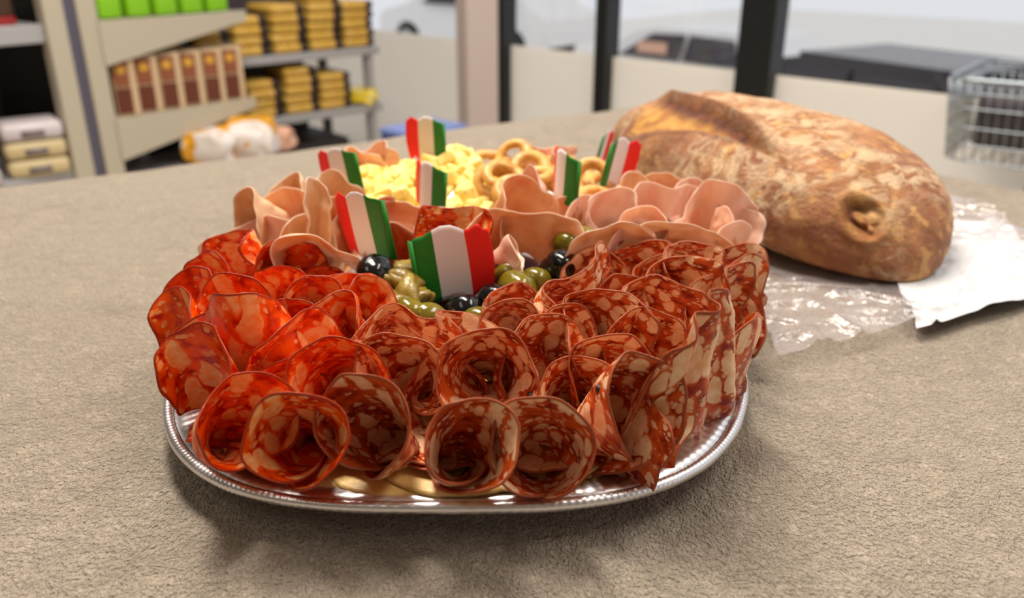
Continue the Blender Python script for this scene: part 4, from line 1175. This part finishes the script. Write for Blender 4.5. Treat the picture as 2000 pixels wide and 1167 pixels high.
# ================================================================== LOAF
def loaf():
    L = .243; nx, nr = 300, 260; vs = []; fs = []; sl = []; bu = []; ba = []
    for i in range(nx + 1):
        s_ = -1 + 2 * i / nx; s_ = math.sin(s_ * math.pi / 2); x = s_ * L
        w = .114 * max(1 - abs(s_) ** 2.7, 0) ** .52 * (1 + .05 * s_); h = .108 * max(1 - abs(s_ * .985) ** 2.9, 0) ** .5
        if h < .012: h = .012
        zc = min(.036, h * .45)
        for j in range(nr):
            ph = j * math.tau / nr; c, n_ = math.cos(ph), math.sin(ph)
            y = w * math.copysign(abs(c) ** .86, c)
            z = zc + (h - zc) * abs(n_) ** .92 if n_ > 0 else zc - zc * abs(n_) ** .55
            p = Vector((x, y, z)); nrm = Vector((x / L ** 2 * .05, y / .11, (z - zc) / .08)); nrm = nrm.normalized() if nrm.length > 0 else nrm
            if z > .004:
                q = noise.noise(p * 14) * .0035 + noise.noise(Vector((p.x * 30, p.y * 60, p.z * 60))) * .0013 + noise.noise(p * 120) * .0006
                p += nrm * q
            # slash: an opened cut with a lifted ear along its right side
            yr = -.046 - .010 * math.sin((x + .12) / .25 * math.pi) - .20 * max(x - .02, 0)
            k = 0
            S_ = b_ = 0
            if n_ > 0 and -.15 < x < .15:
                taper = max(0, min(1, (x + .15) / .05)) * max(0, min(1, (.15 - x) / .07))
                wd = (.012 + .040 * max(0, min(1, (.08 - x) / .16))) * taper
                d = (y - yr)
                if d >= 0: p.z += .011 * taper * math.exp(-(d / .014) ** 2)
                elif d > -wd: p.z -= .008 * taper * math.sin(math.pi * min(1, -d / max(wd, 1e-4))) ** .5; 
                S_ = taper if -wd < d < 0 else 0
                b_ = taper * math.exp(-((d + .004) / .008) ** 2)  # darker brown just below the ear
                if abs(d + wd) < .005: b_ = max(b_, .6 * taper)
            # burst hole near the nose
            hc = Vector((.208, -.038, .050)); dd = p - hc; dd.x *= .6
            r = dd.length
            if r < .032 and n_ > -.2:
                an = math.atan2(dd.z, dd.y); cr = .55 + .45 * math.cos(an - 2.6); rc = .0125 + .002 * math.sin(3 * an)
                p += nrm * (.0028 * math.exp(-((r - .019) / .004) ** 2) - (.003 + .005 * cr) * math.exp(-((r - rc) / .0030) ** 2) - .0045 * math.exp(-(r / .011) ** 4))
                b_ = max(b_, .9 * cr * math.exp(-((r - rc) / .0032) ** 2)); S_ = max(S_, .5 * math.exp(-((r - .012) / .010) ** 4))  # darker brown crescent in the ring of the hole
            # bare patches with no flour low on the nose
            e1 = max(0, 1 - ((p - Vector((.215, -.075, .035))).length / .055) ** 4); e2 = max(0, 1 - ((p - Vector((.235, .02, .035))).length / .05) ** 4); e3 = max(0, 1 - ((p - Vector((-.02, -.085, .085))).length / .07) ** 4)
            vs.append(tuple(p)); sl.append(S_); bu.append(b_); ba.append(max(e1, e2, e3 * .8))
    for i in range(nx):
        for j in range(nr):
            a, b = i * nr + j, i * nr + (j + 1) % nr; fs.append((a, b, b + nr, a + nr))
    fs.append(tuple(range(nr))[::-1]); fs.append(tuple(range(nx * nr, (nx + 1) * nr)))
    me = bpy.data.meshes.new('bread_loaf'); me.from_pydata(vs, [], fs); me.update()
    for nm, ar in (('slash', sl), ('burnt', bu), ('bare', ba)):
        at = me.attributes.new(nm, 'FLOAT', 'POINT'); at.data.foreach_set('value', np.array(ar, dtype=np.float32))
    return me
lf = put('bread_loaf', loaf(), M['bread']); lf.location = (.256, .882, .7525); lf.rotation_euler = (0, 0, R(-71))
bmx = None
tag(lf, 'large floury rustic bread loaf with a long slash, lying behind the platter', 'bread')

# ================================================================== BREAD BAG
def crumple(name, corners, nu, nv, amp, seed, z0, mat, parent, wob=.006):
    q = [P(u, v, z0) for u, v in corners]; vs = []; fs = []
    for i in range(nu + 1):
        for j in range(nv + 1):
            a, b = i / nu, j / nv
            p = (q[0] * (1 - a) + q[3] * a) * (1 - b) + (q[1] * (1 - a) + q[2] * a) * b
            n1 = noise.noise(Vector((p.x * 22, p.y * 22, seed))); n2 = abs(noise.noise(Vector((p.x * 26 + p.y * 12, p.y * 30, seed + 3)))); n3 = abs(noise.noise(Vector((p.x * 120, p.y * 90, seed + 7))))
            under = min(1, max(0, ((Vector((p.x, p.y)) - Vector((.268, .885))).length - .0) / .3))
            e = Vector(nvec(Vector((p.x * 16, p.y * 16, seed + 1)))) * wob
            z = .7525 + (.5 + .5 * n1) * amp * .7 + max(0, 1 - n2 * 3) ** 2 * amp * .8
            # pressed flat under the loaf
            d = Matrix.Rotation(R(74), 2) @ Vector((p.x - .256, p.y - .882))
            r = (abs(d.x / .235) ** 2.6 + abs(d.y / .105) ** 2.6) ** (1 / 2.6)
            f = min(1, max(0, (r - .95) / .25)); z = .7520 * (1 - f) + z * f
            vs.append((p.x + e.x, p.y + e.y, z))
    for i in range(nu):
        for j in range(nv):
            k = i * (nv + 1) + j; fs.append((k, k + nv + 1, k + nv + 2, k + 1))
    o0 = Vector(parent.location); vs = [tuple(Vector(v) - o0) for v in vs]
    me = bpy.data.meshes.new(name); me.from_pydata(vs, [], fs); me.update()
    return put(name, me, mat, parent)
bag = empty('bread_bag', (.30, .62, .7505)); tag(bag, 'crinkled bread bag of white paper with a clear film window, spread flat under the loaf', 'bag')
crumple('clear_window', [(1440, 510), (1520, 698), (1800, 628), (1680, 430)], 110, 90, .008, 2, .754, M['film'], bag)['label'] = 'clear crinkled film'
crumple('paper_panel', [(1700, 420), (1788, 640), (2100, 560), (1960, 436)], 110, 90, .006, 5, .754, M['paper'], bag, .004)['label'] = 'white paper'
crumple('clear_edge', [(1700, 350), (1740, 460), (2080, 490), (1880, 392)], 70, 60, .010, 8, .753, M['film'], bag)['label'] = 'clear crinkled film'

# peppercorns sitting in two of the marbled rolls
def pepper(o, u, v):
    best = None; mw = o.matrix_basis
    for vt in o.data.vertices:
        w = mw @ vt.co; q = pix(w); dd = (q[0] - u) ** 2 + (q[1] - v) ** 2
        if dd < 26 ** 2:
            key = dd * .002 + (w - Vector((0, 0, H))).length * 100
            if best is None or key < best[0]: best = (key, vt)
    if best is None: return
    bm = bmesh.new(); bmesh.ops.create_icosphere(bm, subdivisions=2, radius=.0022)
    for x in bm.verts: x.co += Vector(nvec(x.co * 500)) * .0004
    pc = put('peppercorn', bm, M['pepper'], o); pc.location = best[1].co; pc['label'] = 'black peppercorn'
for o in list(COL.objects):
    if o.get('label', '').startswith('big round marbled'): pepper(o, 1024, 768)
    if o.get('label', '').startswith('marbled salami roll at the right end'): pepper(o, 1150, 757)
